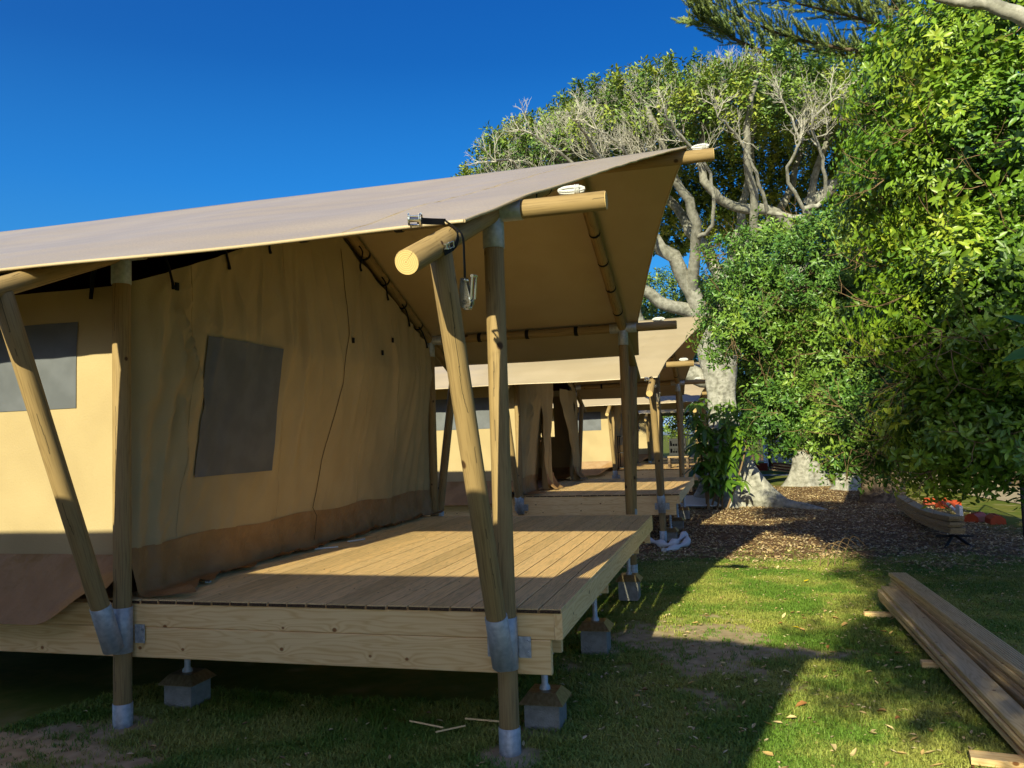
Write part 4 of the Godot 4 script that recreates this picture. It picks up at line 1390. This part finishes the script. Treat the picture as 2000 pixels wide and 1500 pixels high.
func norfolk_pine() -> void:
	var base := Vector3(9.5, -0.36, -23.5)
	var t := thing("norfolk_pine", "tall pine with tiered arms of rope-like needles above the figs", "tree", base)
	var st := new_st()
	branch(st, [Vector3(0, -0.3, 0), Vector3(-0.1, 6, 0), Vector3(-0.1, 12, 0.2), Vector3(0, 19, 0.2)], 0.42, 0.16, 12)
	obj("trunk", st, M.dark_bark, t)
	# needle rope
	rng.seed = 81
	st = new_st()
	st.set_smooth_group(0)
	for i in 190:
		var y := rng.randf() * 0.52
		var a := rng.randf() * TAU
		var out := Vector3(cos(a), 0.9, sin(a)).normalized()
		var l := 0.1 * (1.0 - 0.35 * y / 0.52)
		var b := Vector3(0.004 * cos(a), y, 0.004 * sin(a))
		var side := out.cross(Vector3.UP).normalized() * 0.0065
		var tone := rng.randf_range(0.7, 1.3)
		st.set_color(Color(tone, tone, tone))
		tri(st, b - side, b + side, b + out * l)
	tube(st, [Vector3.ZERO, Vector3(0, 0.5, 0)], [0.008, 0.004], 4, false)
	var rope := commit(st)
	var arms := [[[0.87, 14.25, -19.75], [2.87, 13.18, -20.36], [4.41, 12.71, -20.81], [6.99, 12.3, -21.9]], [[2.46, 14.3, -20.19], [4.32, 13.76, -20.71], [5.6, 13.38, -21.09], [7.2, 12.95, -21.9]], [[0.85, 13.1, -18.8], [1.4, 12.78, -18.95], [1.95, 12.4, -19.1], [4.2, 11.7, -20.4]], [[3.73, 14.91, -21.52], [5.81, 14.37, -22.11], [7.3, 14.1, -22.53]], [[4.6, 12.9, -21.98], [6.36, 12.95, -22.33], [7.6, 13.0, -22.6]], [[3.2, 13.6, -22.2], [5.2, 13.0, -22.5], [7.4, 12.6, -22.8]], [[5.0, 15.4, -21.0], [6.8, 15.0, -22.0]], [[1.6, 15.6, -20.8], [4.0, 15.3, -21.5], [6.9, 14.9, -22.4]]]
	var xf := []
	var cols := []
	rng.seed = 83
	for a in arms:
		var pts := []
		for i in range(a.size() - 1, -1, -1): pts.append(Vector3(a[i][0], a[i][1], a[i][2]) - base)
		pts.insert(0, Vector3(-0.05, pts[0].y - 0.6, 0.1))
		st = new_st()
		var sp := branch(st, pts, 0.085, 0.022, 7)
		obj("limb", st, M.dark_bark, t)
		for i in range(int(sp.size() * 0.3), sp.size()):
			var d: Vector3 = (sp[i] - sp[i - 1]).normalized()
			for k in 3:
				var s := -1.0 if k % 2 == 0 else 1.0
				var side := d.cross(Vector3.UP).normalized() * s
				var q: Vector3 = sp[i]
				var go := (d * 0.8 + side * rng.randf_range(0.4, 1.0) + Vector3.UP * rng.randf_range(-0.25, 0.25)).normalized()
				for n in 3:
					xf.append(along_y((go + rand_dir() * 0.2).normalized(), rng.randf() * TAU, rng.randf_range(0.75, 1.1), q))
					xf.append(along_y((go * 0.5 + Vector3.UP * 0.9 + rand_dir() * 0.6).normalized(), rng.randf() * TAU, rng.randf_range(0.6, 1.0), q))
					for z in 2: cols.append(Color(0.17, 0.25, 0.065).lerp(Color(0.34, 0.38, 0.11), rng.randf()))
					q += go * 0.3
					go = (go + Vector3.UP * 0.18).normalized()
	many("needles", rope, M.needle, xf, cols, t).set_meta("kind", "stuff")

func umbrella_plant() -> void:
	var base := Vector3(0.45, -0.33, -16.7)
	var t := thing("umbrella_plant", "umbrella plant with whorled glossy leaves against the fig trunk", "plant", base)
	rng.seed = 91
	var leafm := []
	for i in 3:
		var st := new_st()
		st.set_smooth_group(0)
		for k in 7:
			var a := TAU * k / 7.0 + rng.randf_range(-0.15, 0.15)
			var d := Vector3(cos(a), rng.randf_range(-0.45, 0.1), sin(a)).normalized()
			leaf_at(st, d * 0.02, d, Vector3.UP, rng.randf_range(0.2, 0.28), 0.085, 0.25, 0.25)
		leafm.append(commit(st))
	var mats := []
	for c in [Color(0.05, 0.11, 0.012), Color(0.09, 0.17, 0.015), Color(0.14, 0.23, 0.02)]:
		var m := plain(c.linear_to_srgb(), 0.35, 0.5)
		m.backlight_enabled = true
		m.backlight = Color(0.25, 0.4, 0.05)
		mats.append(m)
	for s in 7:
		var st := new_st()
		var foot := Vector3(rng.randf_range(-0.35, 0.5), 0, rng.randf_range(-0.1, 0.2))
		var top := foot + Vector3(rng.randf_range(-0.2, 0.7), rng.randf_range(1.9, 2.9), rng.randf_range(0.0, 0.35))
		var sp := branch(st, [foot, foot.lerp(top, 0.5) + rand_dir() * 0.15, top], 0.03, 0.014, 6)
		obj("stem", st, M.brown_twig, t)
		for k in 15:
			var i := mini(sp.size() - 1, int(sp.size() * rng.randf_range(0.3, 1.0)))
			var out := Vector3(rng.randf_range(-1, 1), rng.randf_range(-0.1, 0.7), rng.randf_range(-0.3, 1)).normalized()
			var o := put("leaf", leafm[rng.randi() % 3], mats[rng.randi() % 3], t)
			o.transform = along_y((Vector3.UP + out * 0.7).normalized(), rng.randf() * TAU, rng.randf_range(1.05, 1.7), sp[i] + out * rng.randf_range(0.15, 0.35))

func rubber_plant() -> void:
	# a few large leaves reach in at the right edge
	var base := Vector3(2.62, 0, 0.95)
	var t := thing("rubber_plant", "broad glossy leaves reaching in at the right edge", "plant", base)
	var st := new_st()
	branch(st, [Vector3(0.15, 0, 0), Vector3(0.1, 0.9, 0), Vector3(-0.02, 1.6, -0.04), Vector3(-0.22, 1.9, -0.08)], 0.016, 0.007, 7)
	obj("stem", st, M.brown_twig, t)
	var mats := []
	for c in [Color(0.045, 0.12, 0.012), Color(0.11, 0.2, 0.014)]:
		var m := plain(c.linear_to_srgb(), 0.3, 0.5)
		m.backlight_enabled = true
		m.backlight = Color(0.3, 0.45, 0.05)
		mats.append(m)
	for q in [[[-0.29, 1.9, -0.07], [-0.98, -0.12, 0.1], 0.17, 0], [[-0.3, 1.95, -0.07], [-0.35, 0.9, 0.1], 0.16, 1], [[-0.28, 1.87, -0.07], [-0.75, -0.6, 0.2], 0.13, 1], [[-0.3, 1.97, -0.1], [-0.8, 0.55, -0.2], 0.15, 0], [[-0.25, 1.85, -0.07], [-0.4, -0.9, 0.1], 0.14, 0], [[-0.2, 1.95, -0.08], [0.5, 0.7, 0.2], 0.17, 1]]:
		st = new_st()
		st.set_smooth_group(0)
		leaf_at(st, Vector3(q[0][0], q[0][1], q[0][2]), Vector3(q[1][0], q[1][1], q[1][2]).normalized(), Vector3(0.1, 0.7, 0.6).normalized(), q[2], q[2] * 0.42, 0.35, 0.15)
		obj("leaf", st, mats[q[3]], t)

# ------------------------------------------------------------------ loose things
func rope_bundle(at: Vector3, turn: float, label: String) -> void:
	var t := thing("rope_bundle", label, "rope", at, turn, "white guy rope bundles tied on the tent poles")
	t.scale = Vector3.ONE * 0.85
	var st := new_st()
	for k in 5:
		var y := 0.012 + 0.011 * (k % 3)
		var z := -0.018 + 0.012 * k * 0.75
		var l := 0.075 + 0.008 * sin(k * 2.1)
		var loop := []
		for i in 17:
			var a := TAU * i / 16.0
			loop.append(Vector3(cos(a) * l, y + 0.012 * sin(a), z + 0.006 * cos(a)))
		var rr := []
		for i in 17: rr.append(0.0075)
		tube(st, loop, rr, 6, false)
	obj("coil", st, M.rope, t)
	st = new_st()
	for q in [0.0, 0.011, 0.022]:
		var loop2 := []
		var r2 := []
		for i in 15:
			var a := TAU * i / 14.0
			loop2.append(Vector3(0.02 + q, 0.022 + 0.027 * sin(a), 0.005 + 0.03 * cos(a))); r2.append(0.006)
		tube(st, loop2, r2, 6, false)
	obj("wrapping", st, M.rope, t)

func plank(at: Vector3, size: Vector3, turn: float, label: String, mat: Material, grooved: bool, bend := 0.0, group := "planks stacked on the lawn", tilt := 0.0) -> void:
	var st := new_st()
	var prof := decking_profile(size.x, size.y, 8) if grooved else rect(size.x, size.y, 0.003)
	extrude(st, prof, Vector3(0, 0, size.z / 2), Vector3(0, 0, -size.z / 2), Vector3.RIGHT, Vector3.UP, Vector2(at.x * 3.0 + at.y * 7.0, at.y * 9.0), bend, 8 if bend != 0.0 else 1)
	var o := obj("plank", st, mat, self)
	o.position = at
	o.rotation = Vector3(tilt, turn, 0)
	tag(o, label, "plank", group)

func planks() -> void:
	var names := ["bottom plank", "second plank up", "third plank up", "fourth plank up", "top plank"]
	# left pile, laid flat
	for k in 4:
		plank(Vector3(2.5 + 0.01 * sin(k * 2.3), 0.055 + 0.033 * k, -1.55 + 0.07 * sin(k * 3.1)), Vector3(0.128, 0.029, 4.9), 0.012 + 0.007 * sin(k * 1.7), "%s of the left-hand pile on the lawn" % [names[0], names[1], names[2], names[4]][k], M.pale[k % 2], false, 0.012 * sin(k * 2.0))
	# right pile, higher by three
	for k in 7:
		plank(Vector3(2.7 + 0.012 * sin(k * 1.9 + 1.0), 0.055 + 0.033 * k, -1.8 + 0.1 * sin(k * 2.3)), Vector3(0.138, 0.029, 4.9), 0.034 + 0.006 * sin(k * 2.1 + 0.5), "%s of the right-hand pile on the lawn" % ["lowest plank", "second lowest plank", "third plank", "middle plank", "fifth plank", "plank next to the top", "grooved top plank"][k], M.pale[(k + 1) % 2], k == 6)
	# packers beneath
	for q in [[Vector3(2.55, 0.022, -3.75), "far packer of pale wood poking out under the plank stack"], [Vector3(2.68, 0.022, -2.05), "near packer of pale wood under the plank stack"]]:
		var st := new_st()
		box(st, Vector3.ZERO, Vector3(0.62, 0.042, 0.07), 0.003)
		var o := obj("packer_block", st, M.beam[0], self)
		o.position = q[0]
		o.position.y += ground_y(q[0].x, q[0].z) + 0.012
		tag(o, q[1], "wood block", "packers under the plank stack")
	var st2 := new_st()
	box(st2, Vector3.ZERO, Vector3(0.34, 0.035, 0.11), 0.003)
	var oc := obj("timber_offcut", st2, M.beam[0], self)
	oc.position = Vector3(2.4, 0.03, -0.24)
	oc.rotation.y = -0.15
	tag(oc, "pale timber offcut at the bottom right corner", "timber")
	# a second bundle in the shade further off, propped on a stand
	for k in 6:
		plank(Vector3(4.4 + 0.01 * sin(k * 2.0), -0.04 + 0.043 * k, -12.05 + 0.06 * sin(k * 2.7)), Vector3(0.2, 0.04, 6.2), -0.057, "%s in the sagging bundle below the drooping boughs" % ["lowest board", "second board", "third board", "fourth board", "board below the top", "uppermost board"][k], M.old_board, false, -0.08, "boards of the sagging bundle", -0.03)
	var leg := thing("trestle_stand", "dark iron trestle holding up the sagging bundle", "trestle", Vector3(4.18, ground_y(4.18, -9.3), -9.3))
	var s1 := new_st()
	tube(s1, [Vector3(-0.2, -0.05, 0.5), Vector3(0.05, 0.13, 0.0)], [0.022, 0.022], 8)
	obj("leg", s1, M.dark_iron, leg)
	s1 = new_st()
	tube(s1, [Vector3(0.3, -0.05, 0.35), Vector3(0.1, 0.13, 0.0)], [0.022, 0.022], 8)
	obj("leg", s1, M.dark_iron, leg)
	s1 = new_st()
	box(s1, Vector3(0.08, 0.125, 0), Vector3(0.5, 0.03, 0.04), 0.003)
	obj("cross_bar", s1, M.dark_iron, leg)

func scraps() -> void:
	# timber splinters in the shade before the deck
	for q in [[Vector3(-0.56, 0, -0.24), 0.3, 0.12, "long pale splinter of wood on the dark lawn"], [Vector3(-0.4, 0, -0.2), -0.75, 0.09, "short splinter crossing the longer one on the lawn"], [Vector3(-0.26, 0, -0.36), 0.06, 0.11, "splinter of wood beside the front post foot"]]:
		var st := new_st()
		extrude(st, PackedVector2Array([Vector2(-0.006, -0.004), Vector2(0.007, -0.003), Vector2(0.003, 0.005)]), Vector3(-q[2], 0, 0), Vector3(q[2], 0, 0), Vector3.BACK, Vector3.UP)
		var o := obj("wood_splinter", st, M.beam[0], self)
		o.position = q[0] + Vector3(0, ground_y(q[0].x, q[0].z) + 0.035, 0)
		o.rotation.y = -q[1]
		tag(o, q[3], "wood scrap", "splinters on the lawn")
	# white plastic strips against the canvas
	for q in [[Vector3(-2.24, DECK_Y, -2.25), 0.75, 0.2, "short white strip lying on the deck beside the canvas skirt"], [Vector3(-2.2, DECK_Y, -2.75), 1.2, 0.2, "white strip on the deck beyond the shorter one"], [Vector3(-2.25, DECK_Y, -0.62), 0.2, 0.03, "small white clip on the deck by the corner skirt"]]:
		var st := new_st()
		box(st, Vector3(0, 0.009, 0), Vector3(q[2], 0.012, 0.03), 0.002)
		var o := obj("white_strip", st, M.white, self)
		o.position = q[0]
		o.rotation.y = q[1]
		tag(o, q[3], "plastic strip", "white strips on the deck")
	# crumpled white sleeve of fabric between the decks
	var cl := new_st()
	var path := smooth_path([Vector3(-0.3, 0.05, -9.4), Vector3(-0.08, 0.07, -9.0), Vector3(0.12, 0.06, -8.75), Vector3(0.26, 0.1, -8.95), Vector3(0.36, 0.16, -9.3), Vector3(0.4, 0.08, -8.9), Vector3(0.24, 0.05, -8.55), Vector3(0.1, 0.04, -8.3)], 6)
	var cr := []
	for i in path.size(): cr.append(0.045 + 0.018 * sin(i * 0.9) + 0.01 * noise.get_noise_1d(i * 80.0))
	tube(cl, path, cr, 10, true, Vector2.ZERO, 0.4)
	var cloth := obj("fabric_sleeve", cl, M.white, self)
	cloth.position.y = -0.17
	tag(cloth, "crumpled white fabric sleeve on the litter between the decks", "fabric")
	# white sheet leaning on the roots
	var sh := new_st()
	box(sh, Vector3.ZERO, Vector3(1.0, 0.02, 0.95), 0.003)
	var sheet := obj("white_board", sh, M.white, self)
	sheet.position = Vector3(0.15, -0.12, -17.0)
	sheet.rotation = Vector3(0.2, 0.45, -0.05)
	tag(sheet, "white sheet board lying at the foot of the fig trunk", "board")
	# dead twig with seed heads on the lawn
	rng.seed = 131
	var tw := new_st()
	for k in 4:
		var a := Vector3(2.15 + 0.09 * k, -0.12, -6.9 + rng.randf_range(-0.1, 0.1))
		branch(tw, [a, a + Vector3(0.04, 0.18, 0.0), a + Vector3(0.14, 0.3 + 0.03 * k, 0.03), a + Vector3(0.3, 0.24, 0.04)], 0.007, 0.003, 5)
	tag(obj("dead_twig", tw, M.brown_twig, self), "thin dead forked twig standing up from the lawn", "twig")

func tent_contents() -> void:
	# inside the open second tent: a bench, a ladder-like bunk end and a box
	var y := 0.612
	var b := thing("bunk_frame", "raw pine bunk frame seen through the open tent door", "bed frame", Vector3(-3.0, y, -12.2))
	for q in [[Vector3(0.15, 0.92, 0.0), Vector3(0.05, 0.035, 1.6)], [Vector3(0.15, 0.52, 0.3), Vector3(0.05, 0.035, 0.9)], [Vector3(0.15, 0.02, 0.35), Vector3(0.05, 0.035, 0.9)]]:
		var st := new_st()
		box(st, q[0], q[1])
		obj("rail", st, M.beam[0], b)
	for q in [[Vector3(0.2, 0.0, 0.0), Vector3(0.18, 0.9, 0.45)], [Vector3(-0.5, 0.0, -0.6), Vector3(-0.5, 0.95, -0.6)]]:
		var st := new_st()
		extrude(st, rect(0.14, 0.035), q[0], q[1], Vector3.BACK, Vector3.RIGHT)
		obj("upright", st, M.beam[1], b)
	var bx := new_st()
	box(bx, Vector3(-2.85, y + 1.0, -12.45), Vector3(0.09, 0.12, 0.12), 0.004)
	tag(obj("small_carton", bx, M.ply, self), "small brown carton resting on the bunk rail", "carton")
	# on the third deck: black shelf, low table with a crate
	var o3 := Vector3(0.165, -0.18, -19.95)
	var sh := thing("shelf_rack", "narrow black shelf rack beside the third tent door", "shelf", Vector3(-2.05, 0.555, -20.35))
	for q in [[-0.12, -0.2], [0.12, -0.2], [-0.12, 0.2], [0.12, 0.2]]:
		var st := new_st()
		box(st, Vector3(q[0], 0.5, q[1]), Vector3(0.03, 1.0, 0.03))
		obj("leg", st, M.black, sh)
	for yy in [0.06, 0.5, 0.98]:
		var st := new_st()
		box(st, Vector3(0, yy, 0), Vector3(0.28, 0.02, 0.44), 0.002)
		obj("shelf_board", st, M.black, sh)
	var tb := thing("low_table", "low dark wooden table standing on the third deck", "table", Vector3(-0.44, 0.558, -20.4))
	var tt := new_st()
	box(tt, Vector3(0, 0.33, 0), Vector3(0.6, 0.035, 0.5))
	obj("table_top", tt, M.old_board, tb)
	for q in [[-0.26, -0.22], [0.26, -0.22], [-0.26, 0.22], [0.26, 0.22]]:
		var st := new_st()
		box(st, Vector3(q[0], 0.156, q[1] * 0.9), Vector3(0.07, 0.312, 0.07))
		obj("leg", st, M.dark_bark, tb)
	var cr := thing("black_crate", "black plastic crate with slotted sides on the dark table", "crate", Vector3(-0.44, 0.907, -20.4))
	cr.scale = Vector3(1.15, 1.3, 1.1)
	for q in [[Vector3(0, 0.01, 0), Vector3(0.42, 0.02, 0.36)], [Vector3(0, 0.2, 0.17), Vector3(0.42, 0.06, 0.02)], [Vector3(0, 0.37, 0.17), Vector3(0.42, 0.05, 0.02)], [Vector3(0, 0.05, 0.17), Vector3(0.42, 0.06, 0.02)], [Vector3(0, 0.2, -0.17), Vector3(0.42, 0.39, 0.02)], [Vector3(-0.2, 0.2, 0), Vector3(0.02, 0.39, 0.34)], [Vector3(0.2, 0.2, 0), Vector3(0.02, 0.39, 0.34)]]:
		var st := new_st()
		box(st, q[0], q[1], 0.003)
		obj("panel", st, M.black, cr)
	for k in 7:
		var st := new_st()
		box(st, Vector3(-0.19 + 0.063 * k, 0.2, 0.172), Vector3(0.018, 0.38, 0.018), 0.002)
		obj("slat", st, M.black, cr)

func background() -> void:
	# pale path and the sandy road beyond the temporary fence
	var st := new_st()
	grid(st, 40, 2, func(u: float, v: float):
		var x: float = lerpf(-3.0, 7.0, u)
		var z: float = lerpf(-31.6, -32.6, v) - 0.05 * x
		return Vector3(x, ground_y(x, z) + 0.012, z))
	tag(obj("path", st, M.path, self), "", "", "", "structure")
	st = new_st()
	grid(st, 6, 60, func(u: float, v: float):
		var z: float = lerpf(2.0, -60.0, v)
		var x: float = lerpf(7.2, 14.0, u) + 0.3 * sin(z * 0.3)
		return Vector3(x, ground_y(x, z) + 0.014, z))
	tag(obj("road", st, M.road, self), "", "", "", "structure")
	# white paling gate panels in front of a building
	for k in 5:
		var f := thing("paling_fence", "white tubular paling panel behind the figs, %s" % ["leftmost", "second from the left", "middle one", "fourth from the left", "rightmost"][k], "fence", Vector3(-0.4 + 2.05 * k, -0.36, -36.0 - 0.2 * k), -0.06, "paling panels behind the figs")
		for yy in [0.45, 1.75]:
			st = new_st()
			box(st, Vector3(0, yy, 0), Vector3(1.9, 0.05, 0.04))
			obj("rail", st, M.white, f)
		for i in 14:
			st = new_st()
			box(st, Vector3(-0.91 + 0.14 * i, 1.1, 0.0), Vector3(0.028, 1.35, 0.022), 0.002)
			obj("paling", st, M.white, f)
		st = new_st()
		box(st, Vector3(-1.0, 0.95, 0.0), Vector3(0.13, 2.0, 0.13))
		obj("post", st, M.dark_iron, f)
		st = new_st()
		box(st, Vector3(0, 0.18, 0.0), Vector3(1.88, 0.36, 0.1))
		obj("plinth", st, M.rust_red, f)
	var b := thing("low_building", "pale low building with dark windows behind the paling fence", "building", Vector3(7.5, -0.36, -43.0))
	st = new_st()
	box(st, Vector3(0, 1.4, 0), Vector3(9.6, 2.8, 5.0), 0.01)
	obj("wall", st, plain(Color8(196, 198, 198), 0.8), b)
	st = new_st()
	extrude(st, PackedVector2Array([Vector2(-3.0, 0), Vector2(3.0, 0), Vector2(0, 1.0)]), Vector3(-5.2, 2.8, 0), Vector3(5.2, 2.8, 0), Vector3.BACK, Vector3.UP)
	obj("roof", st, plain(Color8(118, 112, 106), 0.8), b)
	for i in 3:
		st = new_st()
		box(st, Vector3(-3.0 + 3.0 * i, 1.5, 2.52), Vector3(1.5, 1.1, 0.08))
		var w := obj("window", st, M.white, b)
		st = new_st()
		box(st, Vector3(-3.0 + 3.0 * i, 1.5, 2.55), Vector3(1.34, 0.94, 0.06))
		obj("pane", st, M.glass, w)
	# stacked boards before the fence
	for k in 4:
		st = new_st()
		box(st, Vector3.ZERO, Vector3(1.5, 0.06, 0.5), 0.004)
		var o := obj("far_board", st, M.path if k == 3 else M.old_board, self)
		o.position = Vector3(3.3 + 0.1 * k, -0.28 + 0.1 * k, -33.4)
		o.rotation = Vector3(0.0, 0.2 * k, -0.16)
		tag(o, "%s of the untidy boards by the paling fence" % ["lowest", "second", "third", "topmost pale one"][k], "board", "boards by the paling fence")
	# temporary fence with orange feet
	var spots := [Vector3(5.75, 0, -17.6), Vector3(5.8, 0, -16.5), Vector3(5.5, 0, -13.1), Vector3(5.72, 0, -12.7)]
	var words := ["beyond the far end of the sagging bundle", "beside the middle of the sagging bundle", "at the near end of the sagging bundle", "nearest the temporary fence stay"]
	for i in spots.size():
		var p: Vector3 = spots[i]
		p.y = ground_y(p.x, p.z)
		var f := thing("fence_foot", "orange plastic fence foot %s" % words[i], "fence foot", p, 0.5 * i, "orange feet of the temporary fence")
		st = new_st()
		extrude(st, PackedVector2Array([Vector2(-0.13, 0), Vector2(0.13, 0), Vector2(0.12, 0.1), Vector2(0.05, 0.16), Vector2(-0.05, 0.16), Vector2(-0.12, 0.1)]), Vector3(-0.24, 0, 0), Vector3(0.24, 0, 0), Vector3.BACK, Vector3.UP)
		obj("block", st, M.orange, f)
		st = new_st()
		for k in 4:
			tube(st, [Vector3(-0.17 + 0.113 * k, 0.15, 0), Vector3(-0.17 + 0.113 * k, 0.168, 0)], [0.03, 0.03], 10)
		obj("socket", st, M.rust_red, f)
	var fp := thing("temporary_fence", "wire mesh site fence panel at the right edge", "fence", Vector3(5.9, ground_y(5.9, -11.6), -11.6), 1.25)
	for q in [[Vector3(-1.2, 0, 0), Vector3(-1.2, 1.9, 0)], [Vector3(1.2, 0, 0), Vector3(1.2, 1.9, 0)], [Vector3(-1.2, 1.88, 0), Vector3(1.2, 1.88, 0)], [Vector3(-1.2, 0.12, 0), Vector3(1.2, 0.12, 0)], [Vector3(-1.2, 1.2, 0), Vector3(-1.9, 0.1, 0.9)], [Vector3(-1.1, 0.0, 0.0), Vector3(-1.1, 1.9, 0.05)]]:
		st = new_st()
		tube(st, [q[0], q[1]], [0.021, 0.021], 8)
		obj("tube_frame", st, M.dark_iron, fp)
	st = new_st()
	for i in 34:
		tube(st, [Vector3(-1.18 + 0.0715 * i, 0.14, 0), Vector3(-1.18 + 0.0715 * i, 1.86, 0)], [0.002, 0.002], 3, false)
	for i in 12:
		tube(st, [Vector3(-1.18, 0.14 + 0.156 * i, 0), Vector3(1.18, 0.14 + 0.156 * i, 0)], [0.002, 0.002], 3, false)
	obj("wire_mesh", st, M.galv, fp)
	st = new_st()
	tube(st, [Vector3(5.5, -0.1, -15.2), Vector3(5.25, -0.12, -13.2)], [0.03, 0.03], 8)
	box(st, Vector3(5.25, -0.1, -13.2), Vector3(0.06, 0.3, 0.3))
	tag(obj("white_pipe", st, M.white, self), "white pipe with a bracket among the orange feet", "pipe")

# ------------------------------------------------------------------ light, sky, camera
# a clear sky after the CIE standard: blue air that pales towards the horizon, and the haze that brightens towards the sun
const SUNWARD := Vector3(-0.1, 0.442, 1.0)

func sky_panorama() -> ImageTexture:
	var w := 256
	var h := 256
	var img := Image.create(w, h, false, Image.FORMAT_RGBF)
	var keys := [[0.0, Color(0.28, 0.43, 0.62)], [5.0, Color(0.0924, 0.3719, 0.6607)], [11.0, Color(0.0347, 0.2587, 0.6268)], [17.0, Color(0.0148, 0.1900, 0.5760)], [25.0, Color(0.0055, 0.1091, 0.4150)], [32.0, Color(0.0032, 0.0809, 0.3557)], [50.0, Color(0.0028, 0.0606, 0.2880)], [90.0, Color(0.0023, 0.0485, 0.2456)]]
	var sun := SUNWARD.normalized()
	for y in h:
		var el := 90.0 - 180.0 * (y + 0.5) / h
		var air := Color(0.10, 0.10, 0.075)
		if el >= 0.0:
			for i in keys.size() - 1:
				if el <= keys[i + 1][0]:
					var t: float = (el - keys[i][0]) / (keys[i + 1][0] - keys[i][0])
					air = keys[i][1].lerp(keys[i + 1][1], t)
					break
		var depth := 1.0 - exp(-0.32 / maxf(sin(deg_to_rad(maxf(el, 0.0))), 0.02))
		for x in w:
			var a := TAU * (x + 0.5) / w      # the left edge of the picture lies towards -Z
			var e := deg_to_rad(el)
			var d := Vector3(sin(a) * cos(e), sin(e), -cos(a) * cos(e))
			var g := acos(clampf(d.dot(sun), -1.0, 1.0))
			var c := air
			if el >= 0.0:
				var haze := 10.0 * exp(-3.0 * g) * depth * HAZE
				c = air * ((0.91 + 0.45 * cos(g) * cos(g)) / 1.27) + Color(1.0, 0.91, 0.79) * haze
			c.a = 1.0
			img.set_pixel(x, y, c)
	return ImageTexture.create_from_image(img)

const HAZE := 0.245

func _ready() -> void:
	var cam := Camera3D.new()
	cam.name = "camera"
	cam.transform = Transform3D(Basis(Vector3(0.96441, -0.03363, -0.26226), Vector3(0.04903, 0.99742, 0.0524), Vector3(0.25982, -0.0634, 0.96357)).orthonormalized(), Vector3(1.2175, 1.65, 4.232))
	cam.fov = 50.116
	cam.near = 0.05
	cam.far = 1500.0
	add_child(cam)
	cam.current = true
	var env := Environment.new()
	env.background_mode = Environment.BG_SKY
	var sky := Sky.new()
	var pm := PanoramaSkyMaterial.new()
	pm.panorama = sky_panorama()
	pm.energy_multiplier = 1.0
	sky.sky_material = pm
	env.sky = sky
	env.tonemap_mode = Environment.TONE_MAPPER_LINEAR
	env.tonemap_exposure = 1.5
	env.sdfgi_enabled = true
	env.ssao_enabled = true
	env.ssil_enabled = true
	var we := WorldEnvironment.new()
	we.name = "world_environment"
	we.environment = env
	add_child(we)
	var sun := DirectionalLight3D.new()
	sun.name = "sun"
	sun.light_energy = 1.6
	sun.light_color = Color(1.0, 0.985, 0.84)
	sun.light_angular_distance = 0.5
	sun.shadow_enabled = true
	add_child(sun)
	sun.look_at_from_position(Vector3.ZERO, Vector3(0.1, -0.442, -1.0), Vector3.UP)

	noise.seed = 3
	noise.frequency = 0.02
	noise.fractal_octaves = 3
	noise_b.seed = 9
	noise_b.frequency = 0.02
	noise_b.fractal_octaves = 2
	make_materials()
	leaf_sets.fig = sprig(17, 0.32, 0.10, 0.046, 1)
	leaf_sets.fine = sprig(16, 0.2, 0.064, 0.027, 2)
	leaf_sets.broad = sprig(17, 0.24, 0.064, 0.029, 3, 0.35)

	build_ground()
	safari_tent(Vector3.ZERO, "nearest safari tent with zipped canvas front", {"seed": 1.0})
	timber_deck(Vector3.ZERO, "nearest grooved timber deck in front of the zipped tent", 0.0, 3, true)
	safari_tent(Vector3(-0.015, -0.123, -9.57), "second safari tent with its door curtains open", {"seed": 2.0, "open": true})
	timber_deck(Vector3(-0.015, -0.123, -9.57), "second timber deck, under the tent with open curtains", -0.19, 3, false)
	safari_tent(Vector3(0.165, -0.18, -19.95), "third safari tent back, beyond the second deck", {"seed": 3.0, "bays": 3})
	timber_deck(Vector3(0.165, -0.18, -19.95), "third timber deck with black shelf and table", -0.34, 2, false)
	safari_tent(Vector3(0.25, -0.25, -29.3), "farthest safari tent at the end of the row", {"seed": 4.0, "bays": 2})
	timber_deck(Vector3(0.25, -0.25, -29.3), "farthest timber deck at the end of the row", -0.36, 2, false)
	safari_tent(Vector3(-0.13, 0.0, 9.38), "safari tent behind the viewer, only its shadow shows", {"seed": 5.0, "far_reach": 0.86})
	timber_deck(Vector3(-0.13, 0.0, 9.38), "timber deck behind the viewer, out of view", 0.0, 3, false)
	fig_tree()
	right_trees()
	other_trunks()
	shade_tree()
	norfolk_pine()
	umbrella_plant()
	rubber_plant()
	background()
	planks()
	scraps()
	tent_contents()
	var o2 := Vector3(-0.015, -0.123, -9.57)
	var p := POLE + 0.003
	rope_bundle(Vector3(0.44, 2.868 + p, 0.0), 0.15, "white rope bundle on the near eave rail of the first tent")
	rope_bundle(Vector3(1.05, 3.925 + p, -HALF), 0.0, "white rope bundle on the ridge pole of the first tent")
	rope_bundle(Vector3(0.42, 2.868 + p, -WIDE), 0.1, "white rope bundle on the far eave rail of the first tent")
	rope_bundle(o2 + Vector3(0.46, 2.868 + p, 0.0), 0.2, "white rope bundle on the near eave rail of the second tent")
	rope_bundle(o2 + Vector3(0.46, 2.868 + p, -WIDE), 0.2, "white rope bundle on the far eave rail of the second tent")
	build_grass()
	build_fallen_leaves()
